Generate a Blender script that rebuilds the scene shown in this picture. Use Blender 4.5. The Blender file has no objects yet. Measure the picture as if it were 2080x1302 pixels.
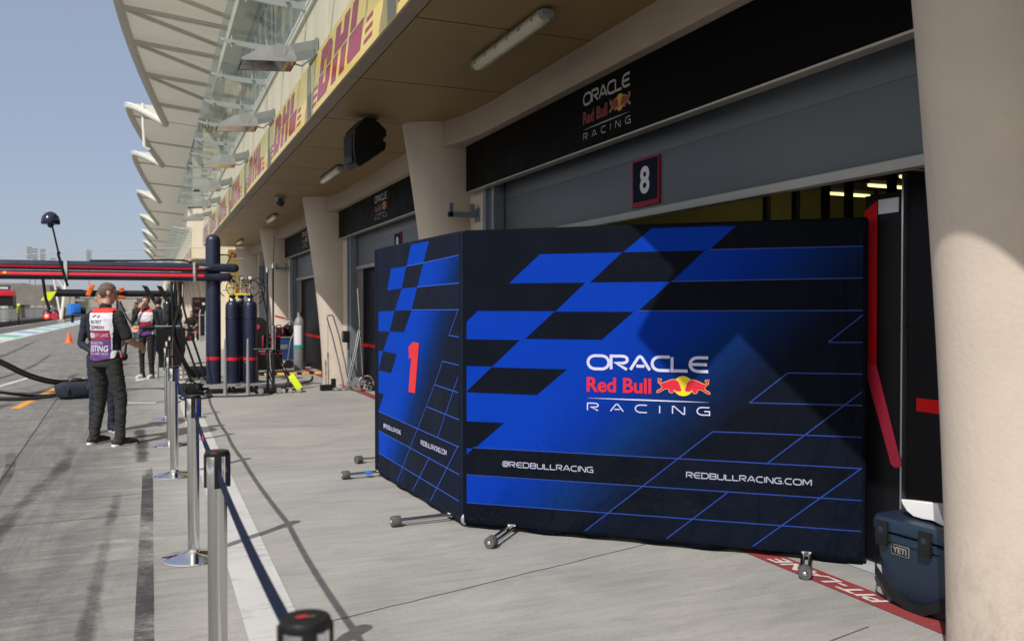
import bpy, bmesh, math, random
from mathutils import Vector, Matrix
from mathutils.bvhtree import BVHTree
from mathutils import noise as mnoise
import numpy as np

random.seed(4)
S = bpy.context.scene
COL = S.collection
R = math.radians
PI = math.pi

# ------------------------------------------------------------------ camera
cam_d = bpy.data.cameras.new('camera')
cam = bpy.data.objects.new('camera', cam_d)
COL.objects.link(cam)
cam.location = (0, 0, 1.55)
cam.rotation_euler = (R(90) - math.atan(27 / 1745), 0, -math.atan(732 / 1745))
cam_d.sensor_width = 36
cam_d.lens = 36 * 1745 / 2080
cam_d.clip_start = 0.05
cam_d.clip_end = 4000
cam_d.dof.use_dof = True
cam_d.dof.focus_distance = 6.2
cam_d.dof.aperture_fstop = 3.2
S.camera = cam

# ------------------------------------------------------------------ sky, sun, exposure
SUN_DIR = Vector((-0.71, -0.67, 1.0)).normalized()
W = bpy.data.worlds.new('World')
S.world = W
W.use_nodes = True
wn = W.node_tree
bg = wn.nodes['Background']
sky = wn.nodes.new('ShaderNodeTexSky')
sky.sky_type = 'NISHITA'
sky.sun_disc = False
sky.sun_elevation = math.asin(SUN_DIR.z)
sky.sun_rotation = math.atan2(SUN_DIR.x, SUN_DIR.y)
sky.air_density = 1.0
sky.dust_density = 1.0
sky.ozone_density = 1.6
sky.altitude = 10
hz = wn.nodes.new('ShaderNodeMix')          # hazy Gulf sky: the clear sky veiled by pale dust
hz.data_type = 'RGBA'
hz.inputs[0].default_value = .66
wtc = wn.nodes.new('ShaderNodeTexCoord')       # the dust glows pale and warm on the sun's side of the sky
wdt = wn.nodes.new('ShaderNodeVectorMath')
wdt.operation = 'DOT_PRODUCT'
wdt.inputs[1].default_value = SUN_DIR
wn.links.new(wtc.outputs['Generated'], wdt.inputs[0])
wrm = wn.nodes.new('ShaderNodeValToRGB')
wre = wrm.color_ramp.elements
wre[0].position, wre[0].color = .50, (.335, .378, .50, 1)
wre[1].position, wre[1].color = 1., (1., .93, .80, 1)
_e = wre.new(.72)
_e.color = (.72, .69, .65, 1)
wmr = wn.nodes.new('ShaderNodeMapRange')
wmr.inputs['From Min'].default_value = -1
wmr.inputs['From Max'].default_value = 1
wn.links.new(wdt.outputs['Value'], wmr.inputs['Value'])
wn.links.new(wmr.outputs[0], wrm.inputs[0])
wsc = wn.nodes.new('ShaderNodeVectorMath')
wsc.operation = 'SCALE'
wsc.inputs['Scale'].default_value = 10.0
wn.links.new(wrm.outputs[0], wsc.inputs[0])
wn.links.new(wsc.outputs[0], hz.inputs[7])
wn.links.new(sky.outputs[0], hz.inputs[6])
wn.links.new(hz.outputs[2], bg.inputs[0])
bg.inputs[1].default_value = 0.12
sl = bpy.data.lights.new('sun', 'SUN')
sl.energy = 4.15
sl.angle = R(0.55)
sl.color = (1.0, 0.955, 0.89)
sun = bpy.data.objects.new('sun', sl)
COL.objects.link(sun)
sun.rotation_euler = (-SUN_DIR).to_track_quat('-Z', 'Y').to_euler()
S.view_settings.view_transform = 'Standard'
S.view_settings.look = 'None'
S.view_settings.exposure = -0.08
S.view_settings.gamma = 1
S.cycles.max_bounces = 8
S.cycles.transparent_max_bounces = 12
S.cycles.caustics_reflective = False
S.cycles.caustics_refractive = False


# ------------------------------------------------------------------ materials
def new_mat(name):
    m = bpy.data.materials.new(name)
    m.use_nodes = True
    nt = m.node_tree
    return m, nt, nt.nodes['Principled BSDF']


def nd(nt, t, **kw):
    n = nt.nodes.new(t)
    for k, v in kw.items():
        if k in n.inputs.keys():
            n.inputs[k].default_value = v
        else:
            setattr(n, k, v)
    return n


def c4(c):
    return (c[0], c[1], c[2], 1)


def pm(name, col, rough=.6, metal=0., var=.12, vs=6., bump=0., bs=60., spec=.5, stretch=None, rv=.08, emit=None, es=0.):
    """a painted / moulded / plastered surface: base colour, soft tonal variation, uneven gloss, fine bump"""
    m, nt, p = new_mat(name)
    p.inputs['Metallic'].default_value = metal
    p.inputs['Specular IOR Level'].default_value = spec
    tc = nd(nt, 'ShaderNodeTexCoord')
    src = tc.outputs['Object']
    if stretch:
        mp = nd(nt, 'ShaderNodeMapping')
        mp.inputs['Scale'].default_value = stretch
        nt.links.new(src, mp.inputs['Vector'])
        src = mp.outputs[0]
    n1 = nd(nt, 'ShaderNodeTexNoise', Scale=vs, Detail=6., Roughness=.62)
    nt.links.new(src, n1.inputs['Vector'])
    mr = nd(nt, 'ShaderNodeMapRange')
    mr.inputs['From Min'].default_value = .3
    mr.inputs['From Max'].default_value = .7
    mr.inputs['To Min'].default_value = 1 - var
    mr.inputs['To Max'].default_value = 1 + var
    nt.links.new(n1.outputs['Fac'], mr.inputs['Value'])
    mx = nd(nt, 'ShaderNodeVectorMath', operation='SCALE')
    mx.inputs[0].default_value = col[:3]
    nt.links.new(mr.outputs[0], mx.inputs['Scale'])
    nt.links.new(mx.outputs[0], p.inputs['Base Color'])
    m2 = nd(nt, 'ShaderNodeMapRange')
    m2.inputs['From Min'].default_value = .3
    m2.inputs['From Max'].default_value = .7
    m2.inputs['To Min'].default_value = max(0.02, rough - rv)
    m2.inputs['To Max'].default_value = min(1, rough + rv)
    nt.links.new(n1.outputs['Fac'], m2.inputs['Value'])
    nt.links.new(m2.outputs[0], p.inputs['Roughness'])
    if bump:
        n2 = nd(nt, 'ShaderNodeTexNoise', Scale=bs, Detail=4., Roughness=.6)
        nt.links.new(src, n2.inputs['Vector'])
        b = nd(nt, 'ShaderNodeBump', Strength=bump, Distance=.01)
        nt.links.new(n2.outputs['Fac'], b.inputs['Height'])
        nt.links.new(b.outputs[0], p.inputs['Normal'])
    if emit:
        p.inputs['Emission Color'].default_value = c4(emit)
        p.inputs['Emission Strength'].default_value = es
    return m


def glass_mat(name, tint=(.80, .85, .835), gloss=.04, rough=.03):
    m, nt, p = new_mat(name)
    nt.nodes.remove(p)
    out = nt.nodes['Material Output']
    tr = nd(nt, 'ShaderNodeBsdfTransparent')
    tr.inputs[0].default_value = c4(tint)
    gl = nd(nt, 'ShaderNodeBsdfGlossy')
    gl.inputs['Roughness'].default_value = rough
    gl.inputs['Color'].default_value = (.9, .95, .95, 1)
    df = nd(nt, 'ShaderNodeBsdfDiffuse')
    df.inputs['Color'].default_value = (.32, .38, .37, 1)
    fr = nd(nt, 'ShaderNodeLayerWeight', Blend=.5)
    pw = nd(nt, 'ShaderNodeMath', operation='POWER')
    pw.inputs[1].default_value = 4.
    nt.links.new(fr.outputs['Facing'], pw.inputs[0])
    ad = nd(nt, 'ShaderNodeMath', operation='MULTIPLY_ADD')
    ad.inputs[1].default_value = .55
    ad.inputs[2].default_value = gloss
    nt.links.new(pw.outputs[0], ad.inputs[0])
    a = nd(nt, 'ShaderNodeMixShader')
    a.inputs[0].default_value = .05
    nt.links.new(tr.outputs[0], a.inputs[1])
    nt.links.new(df.outputs[0], a.inputs[2])
    b = nd(nt, 'ShaderNodeMixShader')
    nt.links.new(ad.outputs[0], b.inputs[0])
    nt.links.new(a.outputs[0], b.inputs[1])
    nt.links.new(gl.outputs[0], b.inputs[2])
    nt.links.new(b.outputs[0], out.inputs[0])
    return m


def ramp(nt, src, pts):
    r = nd(nt, 'ShaderNodeValToRGB')
    e = r.color_ramp.elements
    while len(e) < len(pts):
        e.new(.5)
    for i, (pos, c) in enumerate(pts):
        e[i].position = pos
        e[i].color = c4(c) if not isinstance(c, float) else (c, c, c, 1)
    nt.links.new(src, r.inputs[0])
    return r


def noise(nt, src, scale, stretch=None, detail=6., rough=.6, dist=0.):
    if stretch:
        mp = nd(nt, 'ShaderNodeMapping')
        mp.inputs['Scale'].default_value = stretch
        nt.links.new(src, mp.inputs['Vector'])
        src = mp.outputs[0]
    n = nd(nt, 'ShaderNodeTexNoise', Scale=scale, Detail=detail, Roughness=rough, Distortion=dist)
    nt.links.new(src, n.inputs['Vector'])
    return n.outputs['Fac']


def math_(nt, op, a, b=None, c=None):
    n = nd(nt, 'ShaderNodeMath', operation=op)
    for i, v in enumerate((a, b, c)):
        if v is None:
            continue
        if isinstance(v, (int, float)):
            n.inputs[i].default_value = v
        else:
            nt.links.new(v, n.inputs[i])
    return n.outputs[0]


def mixc(nt, f, a, b, mode='MIX'):
    n = nd(nt, 'ShaderNodeMix', data_type='RGBA', blend_type=mode)
    for s, v in ((n.inputs[0], f), (n.inputs[6], a), (n.inputs[7], b)):
        if isinstance(v, tuple):
            s.default_value = c4(v)
        elif isinstance(v, (int, float)):
            s.default_value = v
        else:
            nt.links.new(v, s)
    return n.outputs[2]


def concrete_mat():
    """power-floated pale concrete, broom streaks across the lane, rubber and oil staining growing towards the lane"""
    m, nt, p = new_mat('concrete')
    tc = nd(nt, 'ShaderNodeTexCoord')
    o = tc.outputs['Object']
    sep = nd(nt, 'ShaderNodeSeparateXYZ')
    nt.links.new(o, sep.inputs[0])
    big = noise(nt, o, .85, (.7, 1.25, 1), 7, .66, .7)
    mid = noise(nt, o, 2.6, (.55, 1.3, 1), 8, .68, .6)
    stre = noise(nt, o, 4.2, (.30, 1.9, 1), 9, .74, .7)
    broom = noise(nt, o, 16, (.16, 2.6, 1), 6, .7, .3)
    fine = noise(nt, o, 90, (.5, 1.4, 1), 4, .7)
    base = ramp(nt, mid, [(.36, (.215, .212, .203)), (.5, (.315, .310, .297)), (.64, (.415, .404, .38))]).outputs[0]
    v1 = mixc(nt, .55, base, ramp(nt, stre, [(.38, (.185, .183, .177)), (.49, (.315, .31, .297)), (.60, (.43, .42, .398))]).outputs[0])
    v2 = mixc(nt, .45, v1, ramp(nt, big, [(.38, (.205, .203, .197)), (.50, (.325, .32, .306)), (.62, (.45, .437, .41))]).outputs[0])
    v2 = mixc(nt, .16, v2, ramp(nt, broom, [(.36, (.17, .168, .163)), (.5, (.32, .315, .302)), (.66, (.50, .487, .46))]).outputs[0])
    # scattered dark scuffs and hairline scratches
    cr = noise(nt, o, 3.2, (.35, 2.2, 1), 10, .75, 1.5)
    crk = ramp(nt, cr, [(.490, 0.), (.5, .7), (.510, 0.)]).outputs[0]
    crm = ramp(nt, big, [(.48, 0.), (.58, 1.)]).outputs[0]
    v3 = mixc(nt, math_(nt, 'MULTIPLY', crk, crm), v2, (.14, .138, .135))
    sc = noise(nt, o, 7, (.30, 1.6, 1), 8, .78, 1.0)
    scm = noise(nt, o, 1.4, None, 4, .6, .5)
    scf = math_(nt, 'MULTIPLY', ramp(nt, sc, [(.60, 0.), (.68, .75)]).outputs[0], ramp(nt, scm, [(.50, 0.), (.62, 1.)]).outputs[0])
    v3 = mixc(nt, scf, v3, (.10, .10, .102))
    pit = noise(nt, o, 38, (.6, 1.5, 1), 3, .6, .4)
    pitm = noise(nt, o, 2.2, None, 4, .6, .3)
    v3 = mixc(nt, math_(nt, 'MULTIPLY', ramp(nt, pit, [(.64, 0.), (.71, .8)]).outputs[0], ramp(nt, pitm, [(.42, .1), (.62, 1.)]).outputs[0]), v3, (.13, .13, .128))
    # rubber-stained lane side
    lane = nd(nt, 'ShaderNodeMapRange')
    lane.inputs['From Min'].default_value = .30
    lane.inputs['From Max'].default_value = -.55
    lane.inputs['To Min'].default_value = 0
    lane.inputs['To Max'].default_value = 1
    nt.links.new(sep.outputs[0], lane.inputs['Value'])
    rub = noise(nt, o, 1.15, (1.7, .55, 1), 10, .74, 1.0)
    rub2 = noise(nt, o, 10, (.40, 2.0, 1), 9, .8, .5)
    rf = ramp(nt, rub, [(.43, 0.), (.56, 1.)]).outputs[0]
    rf2 = ramp(nt, rub2, [(.36, .10), (.58, 1.)]).outputs[0]
    fac = math_(nt, 'MULTIPLY', math_(nt, 'MULTIPLY', lane.outputs[0], rf), rf2)
    wornf = math_(nt, 'MULTIPLY', lane.outputs[0], ramp(nt, stre, [(.36, .92), (.60, .38)]).outputs[0])
    v3 = mixc(nt, wornf, v3, (.088, .087, .088))
    # long tyre streaks down the lane, broken by the broom texture
    lm = nd(nt, 'ShaderNodeMapRange', interpolation_type='SMOOTHSTEP')
    lm.inputs['From Min'].default_value = -.30
    lm.inputs['From Max'].default_value = -.75
    nt.links.new(sep.outputs[0], lm.inputs['Value'])
    lm2 = nd(nt, 'ShaderNodeMapRange', interpolation_type='SMOOTHSTEP')
    lm2.inputs['From Min'].default_value = -2.6
    lm2.inputs['From Max'].default_value = -1.3
    nt.links.new(sep.outputs[0], lm2.inputs['Value'])
    ts = noise(nt, o, 5, (2.6, .11, 1), 8, .72, .35)
    ts2 = noise(nt, o, 26, (.5, 1.8, 1), 6, .8, .4)
    tf = math_(nt, 'MULTIPLY', ramp(nt, ts, [(.40, 0.), (.62, 1.)]).outputs[0], ramp(nt, ts2, [(.34, .15), (.60, 1.)]).outputs[0])
    tf = math_(nt, 'MULTIPLY', tf, math_(nt, 'MULTIPLY', lm.outputs[0], lm2.outputs[0]))
    v3 = mixc(nt, math_(nt, 'MULTIPLY', tf, .72), v3, (.045, .045, .050))
    v4 = mixc(nt, math_(nt, 'MULTIPLY', fac, .80), v3, (.050, .050, .056))
    fin = mixc(nt, .22, v4, ramp(nt, fine, [(.3, (.17, .17, .17)), (.7, (.50, .49, .47))]).outputs[0])
    nt.links.new(fin, p.inputs['Base Color'])
    p.inputs['Roughness'].default_value = .82
    p.inputs['Specular IOR Level'].default_value = .3
    b = nd(nt, 'ShaderNodeBump', Strength=.22, Distance=.006)
    nt.links.new(math_(nt, 'ADD', math_(nt, 'MULTIPLY', fine, .5), stre), b.inputs['Height'])
    nt.links.new(b.outputs[0], p.inputs['Normal'])
    return m


def worn_paint(name, col, wear=.35, under=(.33, .32, .31), scale=5.):
    m, nt, p = new_mat(name)
    tc = nd(nt, 'ShaderNodeTexCoord')
    o = tc.outputs['Object']
    a = noise(nt, o, scale, (.4, 1.6, 1), 9, .75, .6)
    f = ramp(nt, a, [(wear, 1.), (wear + .09, 0.)]).outputs[0]
    b = noise(nt, o, 1.6, None, 5, .6)
    pc = mixc(nt, .25, col, ramp(nt, b, [(.3, tuple(x * .6 for x in col)), (.7, tuple(min(1, x * 1.25) for x in col))]).outputs[0])
    nt.links.new(mixc(nt, math_(nt, 'MULTIPLY', f, .75), pc, under), p.inputs['Base Color'])
    p.inputs['Roughness'].default_value = .7
    p.inputs['Specular IOR Level'].default_value = .3
    return m


def rubber_mark_mat(name='rubber_mark', dens=.5):
    """tyre rubber laid down in streaks; bare concrete shows between, edges ragged"""
    m, nt, p = new_mat(name)
    out = nt.nodes['Material Output']
    p.inputs['Base Color'].default_value = (.042, .042, .047, 1)
    p.inputs['Roughness'].default_value = .75
    tc = nd(nt, 'ShaderNodeTexCoord')
    o = tc.outputs['Object']
    at = nd(nt, 'ShaderNodeAttribute', attribute_name='laid')
    a = noise(nt, o, 30, (.45, 1.7, 1), 8, .85, .5)
    b = noise(nt, o, .9, (1.2, 1, 1), 7, .7, .8)
    t = math_(nt, 'ADD', math_(nt, 'MULTIPLY', a, .55), math_(nt, 'MULTIPLY', b, .75))
    t = math_(nt, 'ADD', t, math_(nt, 'MULTIPLY', math_(nt, 'SUBTRACT', at.outputs['Fac'], 1.0), .60))
    f = ramp(nt, t, [(.53, 0.), (.76, 1.)]).outputs[0]
    tr = nd(nt, 'ShaderNodeBsdfTransparent')
    mx = nd(nt, 'ShaderNodeMixShader')
    nt.links.new(math_(nt, 'MULTIPLY', f, dens), mx.inputs[0])
    nt.links.new(tr.outputs[0], mx.inputs[1])
    nt.links.new(p.outputs[0], mx.inputs[2])
    nt.links.new(mx.outputs[0], out.inputs[0])
    return m


def print_mat(name, a, b, width, bright, dark):
    """printed fabric: blue fading to navy along a slanting line of the design (u = local x, v = local z)"""
    m, nt, p = new_mat(name)
    tc = nd(nt, 'ShaderNodeTexCoord')
    sep = nd(nt, 'ShaderNodeSeparateXYZ')
    nt.links.new(tc.outputs['Object'], sep.inputs[0])
    t = math_(nt, 'SUBTRACT', sep.outputs[0], math_(nt, 'MULTIPLY_ADD', sep.outputs[2], b, a))
    mr = nd(nt, 'ShaderNodeMapRange', interpolation_type='SMOOTHSTEP')
    mr.inputs['From Min'].default_value = -width
    mr.inputs['From Max'].default_value = width
    nt.links.new(t, mr.inputs['Value'])
    c = ramp(nt, mr.outputs[0], [(0, bright), (.32, tuple(x * .74 for x in bright)), (.66, (.0012, .022, .125)), (1, dark)]).outputs[0]
    nt.links.new(c, p.inputs['Base Color'])
    p.inputs['Roughness'].default_value = .7
    p.inputs['Specular IOR Level'].default_value = .08
    fabric_bump(nt, p, tc)
    return m


def fabric_bump(nt, p, tc, s=.25):
    o = tc.outputs['Object']
    n1 = noise(nt, o, 2.6, (1, 1, .55), 4, .55, .9)
    n3 = noise(nt, o, 1.7, (1.6, 1, .45), 3, .5, 1.6)
    n2 = noise(nt, o, 420, None, 2, .5)
    sep = nd(nt, 'ShaderNodeSeparateXYZ')
    nt.links.new(o, sep.inputs[0])
    low = nd(nt, 'ShaderNodeMapRange')          # the hem hangs slacker than the stretched top
    low.inputs['From Min'].default_value = 1.0
    low.inputs['From Max'].default_value = .0
    low.inputs['To Min'].default_value = .5
    low.inputs['To Max'].default_value = 2.4
    nt.links.new(sep.outputs[2], low.inputs['Value'])
    h = math_(nt, 'MULTIPLY', math_(nt, 'ADD', n1, n3), low.outputs[0])
    b = nd(nt, 'ShaderNodeBump', Strength=s * 2.2, Distance=.05)
    nt.links.new(math_(nt, 'MULTIPLY_ADD', n2, .006, h), b.inputs['Height'])
    nt.links.new(b.outputs[0], p.inputs['Normal'])


def fabric_mat(name, col, rough=.65):
    m, nt, p = new_mat(name)
    tc = nd(nt, 'ShaderNodeTexCoord')
    a = noise(nt, tc.outputs['Object'], 2.2, None, 5, .6)
    nt.links.new(ramp(nt, a, [(.3, tuple(x * .8 for x in col)), (.7, tuple(x * 1.25 for x in col))]).outputs[0], p.inputs['Base Color'])
    p.inputs['Roughness'].default_value = rough
    p.inputs['Specular IOR Level'].default_value = .06
    fabric_bump(nt, p, tc, .3)
    return m


M = {}
M['concrete'] = concrete_mat()
M['asphalt'] = pm('asphalt', (.115, .11, .105), .85, var=.25, vs=2.5, bump=.3, bs=90, spec=.3)
M['white_line'] = worn_paint('white_line_paint', (.53, .525, .525), .37)
M['orange_line'] = worn_paint('orange_line_paint', (.68, .33, .06), .36)
M['red_line'] = worn_paint('red_line_paint', (.27, .045, .05), .30)
M['red_text'] = worn_paint('white_lettering_paint', (.62, .57, .56), .33, (.25, .05, .05), 14)
M['blue_line'] = worn_paint('blue_line_paint', (.16, .28, .52), .32)
M['pale_line'] = worn_paint('pale_blue_line_paint', (.52, .60, .66), .32)
M['green_line'] = worn_paint('green_line_paint', (.14, .42, .26), .32)
M['rubber'] = rubber_mark_mat('rubber_mark', .62)
M['rubber_heavy'] = rubber_mark_mat('heavy_rubber_mark', .95)
M['joint'] = pm('joint_sealant', (.05, .05, .05), .9, var=.3, vs=20)
M['plaster'] = pm('column_plaster', (.565, .487, .418), .85, var=.06, vs=2.2, bump=.22, bs=42, spec=.2)
_nt = M['plaster'].node_tree          # scuffs and splash dirt near the ground, faint runs higher up
_p = _nt.nodes['Principled BSDF']
_tc = nd(_nt, 'ShaderNodeTexCoord')
_sp = nd(_nt, 'ShaderNodeSeparateXYZ')
_nt.links.new(_tc.outputs['Object'], _sp.inputs[0])
_lo = nd(_nt, 'ShaderNodeMapRange')
_lo.inputs['From Min'].default_value = .75
_lo.inputs['From Max'].default_value = .0
_nt.links.new(_sp.outputs[2], _lo.inputs['Value'])
_n1 = ramp(_nt, noise(_nt, _tc.outputs['Object'], 9, (1, 1, .8), 8, .72, .5), [(.44, 0.), (.66, 1.)]).outputs[0]
_n2 = ramp(_nt, noise(_nt, _tc.outputs['Object'], 5, (2.2, 2.2, .16), 6, .66, .3), [(.55, 0.), (.75, .5)]).outputs[0]
_n3 = ramp(_nt, noise(_nt, _tc.outputs['Object'], 34, (1, 1, .35), 4, .7, .2), [(.66, 0.), (.72, .7)]).outputs[0]
_f = math_(_nt, 'MAXIMUM', math_(_nt, 'MULTIPLY', math_(_nt, 'MULTIPLY', _n1, _lo.outputs[0]), .55), math_(_nt, 'MAXIMUM', math_(_nt, 'MULTIPLY', _n2, .22), math_(_nt, 'MULTIPLY', _n3, .14)))
_old = _p.inputs['Base Color'].links[0].from_socket
_nt.links.new(mixc(_nt, _f, _old, (.20, .165, .135)), _p.inputs['Base Color'])
M['upperwall'] = pm('upper_wall_cladding', (.10, .115, .11), .4, var=.1, vs=1)
M['signmast'] = pm('dark_anodised', (.035, .037, .042), .35, .6, var=.08)
M['signborder'] = pm('sign_border_crimson', (.30, .008, .03), .5, var=.05, spec=.2)
M['beam'] = pm('beam_render', (.40, .32, .255), .85, var=.06, vs=2, bump=.2, bs=60, spec=.2)
M['wallpanel'] = pm('facade_panel', (.78, .69, .54), .6, var=.04, vs=1.5, spec=.35)
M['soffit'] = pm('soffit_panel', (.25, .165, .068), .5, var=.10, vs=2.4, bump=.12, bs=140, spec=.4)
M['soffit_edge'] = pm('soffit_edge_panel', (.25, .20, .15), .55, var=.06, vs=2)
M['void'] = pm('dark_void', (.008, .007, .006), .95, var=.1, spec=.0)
M['trim'] = pm('white_trim', (.80, .77, .70), .5, var=.05)
M['shutter'] = pm('shutter_steel', (.082, .095, .108), .42, .0, var=.10, vs=1.8, stretch=(1, .25, 2.5), bump=.08, bs=8)
M['shutter_rail'] = pm('shutter_rail', (.33, .325, .31), .45, .3, var=.08)
M['jamb'] = pm('door_jamb_steel', (.20, .235, .275), .42, .3, var=.08)
M['signblack'] = pm('sign_black', (.004, .0038, .0034), .5, var=.1, spec=.03)
M['signtrim'] = pm('sign_trim', (.42, .38, .32), .4, .5, var=.05)
M['glass'] = glass_mat('canopy_glass')
M['winglass'] = pm('window_glass', (.05, .06, .06), .08, var=.1, spec=.8)
M['galv'] = pm('painted_grey_steel', (.30, .315, .32), .45, .25, var=.06)
M['palesteel'] = pm('pale_grey_paint', (.46, .47, .47), .5, .0, var=.05)
M['sailskin'] = pm('roof_membrane', (.60, .58, .50), .65, var=.05, vs=.8, spec=.2)
_nt = M['sailskin'].node_tree            # woven membrane lets some daylight through
_tl = nd(_nt, 'ShaderNodeBsdfTranslucent')
_tl.inputs[0].default_value = (.75, .72, .62, 1)
_ms = nd(_nt, 'ShaderNodeMixShader')
_ms.inputs[0].default_value = .20
_nt.links.new(_nt.nodes['Principled BSDF'].outputs[0], _ms.inputs[1])
_nt.links.new(_tl.outputs[0], _ms.inputs[2])
_nt.links.new(_ms.outputs[0], _nt.nodes['Material Output'].inputs[0])
M['sailtube'] = pm('roof_tube', (.52, .51, .46), .5, var=.05)
M['sailwhite'] = pm('roof_edge_white', (.72, .72, .70), .5, var=.04)
M['film'] = pm('yellow_film', (.84, .64, .17), .22, var=.05, vs=1.2, spec=.6, rv=.05)
M['film_red'] = pm('red_film', (.40, .035, .075), .22, var=.05, spec=.6, rv=.05)
M['film_grey'] = pm('grey_film', (.36, .36, .32), .55, var=.05, spec=.25, rv=.05)
M['chrome'] = pm('chrome', (.78, .78, .78), .10, 1., var=.03, rv=.03)
M['steel'] = pm('polished_steel', (.66, .66, .65), .16, 1., var=.03, rv=.04, vs=5)
M['black'] = pm('black_plastic', (.009, .009, .010), .45, var=.15, spec=.3)
M['blackgloss'] = pm('black_gloss', (.008, .009, .012), .18, var=.1)
M['rubber_black'] = pm('black_rubber', (.010, .010, .011), .75, var=.2, vs=15, spec=.25)
M['greyrubber'] = pm('grey_rubber', (.085, .082, .082), .8, var=.2, vs=30, bump=.3, bs=150)
M['navy'] = pm('navy_paint', (.013, .018, .046), .38, var=.08)
M['navygloss'] = pm('navy_gloss', (.010, .015, .045), .16, var=.06)
M['red'] = pm('red_paint', (.62, .012, .03), .4, var=.05)
M['redbright'] = pm('bright_red_tape', (.62, .012, .030), .35, var=.04)
M['redprint'] = pm('red_print', (.72, .025, .025), .6, var=.03)
M['redbull_red'] = pm('lettering_red', (.60, .004, .03), .6, var=.03)
M['yellow'] = pm('emblem_yellow', (.85, .62, .005), .6, var=.03)
M['outline'] = pm('emblem_outline', (.80, .45, .16), .6, var=.03)
M['lilac'] = pm('lettering_silver', (.55, .56, .78), .55, var=.06)
M['lilacdim'] = pm('lettering_grey', (.34, .36, .50), .6, var=.03)
M['signletter'] = pm('sign_letter_grey', (.40, .39, .38), .45, var=.05)
M['signred'] = pm('sign_letter_red', (.22, .022, .012), .45, var=.05)
M['signyellow'] = pm('sign_letter_yellow', (.55, .32, .02), .45, var=.05)
M['cover_main'] = fabric_mat('dark_cover_fabric', (.0032, .0050, .0105))
M['cover_side'] = fabric_mat('dark_side_fabric', (.0085, .0125, .026))
M['print_main'] = print_mat('blue_print_wide', .30, 1.02, .72, (.0002, .034, .36), (.0026, .0052, .0135))
M['print_side'] = print_mat('blue_print_narrow', .28, .83, .50, (.0006, .048, .44), (.0065, .010, .024))
M['line_blue'] = pm('line_print_blue', (.003, .042, .30), .6, var=.05)
M['line_blue2'] = pm('line_print_pale', (.02, .10, .60), .6, var=.05)
M['belt'] = fabric_mat('belt_webbing', (.012, .019, .042), .7)
M['cone'] = pm('cone_orange', (.85, .13, .015), .5, var=.06)
M['fluo'] = pm('fluorescent_yellow', (.70, .85, .02), .5, var=.05)
M['orange'] = pm('orange_fabric', (.72, .14, .015), .7, var=.08)
M['cooler'] = pm('cooler_plastic', (.010, .027, .052), .42, var=.06, bump=.05, bs=200)
M['white'] = pm('white_plastic', (.78, .78, .80), .35, var=.03)
M['hoard'] = pm('black_hoarding', (.006, .006, .008), .5, var=.2, vs=2, spec=.2)
M['hoard_red'] = pm('hoarding_red', (.62, .006, .008), .55, var=.05, spec=.15)
M['crimson'] = pm('crimson_strip', (.55, .02, .06), .5, var=.05)
M['intwall'] = pm('garage_wall', (.22, .205, .08), .8, var=.1)
M['intdark'] = pm('garage_dark', (.02, .02, .02), .8, var=.2)
M['garfloor'] = pm('garage_floor', (.46, .48, .52), .4, var=.05)
M['lampglow'] = pm('tube_glow', (.9, .85, .5), .5, var=0, emit=(1, .86, .38), es=1.25)
M['diffuser'] = pm('lamp_diffuser', (.52, .50, .38), .18, var=.06, spec=.6)
M['casegray'] = pm('cylinder_grey', (.22, .225, .23), .45, var=.1)
M['caseblue'] = pm('case_blue', (.015, .05, .16), .45, var=.06)
M['alu'] = pm('aluminium', (.62, .62, .63), .32, .9, var=.06)
M['brass'] = pm('brass', (.6, .42, .2), .3, .9, var=.1)
M['paper'] = pm('paper_white', (.66, .66, .72), .6, var=.05)
M['green'] = pm('green_label', (.03, .28, .2), .5, var=.05)
M['skin'] = pm('skin', (.42, .24, .17), .55, var=.12, vs=25)
M['hair'] = pm('hair_greybrown', (.12, .09, .066), .8, var=.55, vs=70, bump=.4, bs=200)
M['hairdark'] = pm('hair_dark', (.03, .02, .015), .75, var=.35, vs=120)
M['polo'] = pm('black_cotton', (.010, .010, .011), .85, var=.3, vs=9, bump=.5, bs=18)
M['jeans'] = pm('charcoal_denim', (.017, .0175, .019), .85, var=.35, vs=14, bump=.6, bs=16)
M['bluejeans'] = pm('blue_denim', (.035, .075, .14), .85, var=.3, vs=14, bump=.5, bs=20)
M['navycloth'] = pm('navy_cloth', (.014, .018, .036), .85, var=.3, vs=9, bump=.5, bs=18)
M['tealcloth'] = pm('teal_cloth', (.01, .12, .13), .85, var=.2, vs=9)
M['hivis'] = pm('hivis_cloth', (.25, .30, .02), .85, var=.2, vs=9)
M['shoe'] = pm('black_shoe', (.012, .012, .013), .6, var=.2, vs=20)
M['shoewhite'] = pm('white_shoe', (.66, .65, .63), .6, var=.1, vs=20)
M['vestwhite'] = pm('vest_white', (.62, .62, .70), .75, var=.05, vs=8, bump=.3, bs=14)
M['vestred'] = pm('vest_red', (.62, .035, .03), .75, var=.05, vs=8)
M['vestcrim'] = pm('vest_crimson', (.30, .012, .05), .75, var=.06, vs=8)
M['vestpurple'] = pm('vest_purple', (.095, .035, .17), .75, var=.12, vs=8)
M['vesttext'] = pm('vest_text_dark', (.05, .05, .07), .8, var=.05)
M['vestlilac'] = pm('vest_text_pale', (.55, .48, .66), .8, var=.05)
M['stand_grey'] = pm('stand_concrete', (.36, .335, .295), .85, var=.12, vs=.5)
M['stand_white'] = pm('stand_white', (.62, .62, .62), .7, var=.25, vs=1.2)
M['stand_dark'] = pm('stand_dark', (.20, .19, .17), .8, var=.2, vs=.6)
M['hazegrey'] = pm('mast_grey', (.22, .23, .25), .7, var=.05)
M['wallnavy'] = pm('pit_wall_navy', (.018, .028, .065), .6, var=.1)
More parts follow.
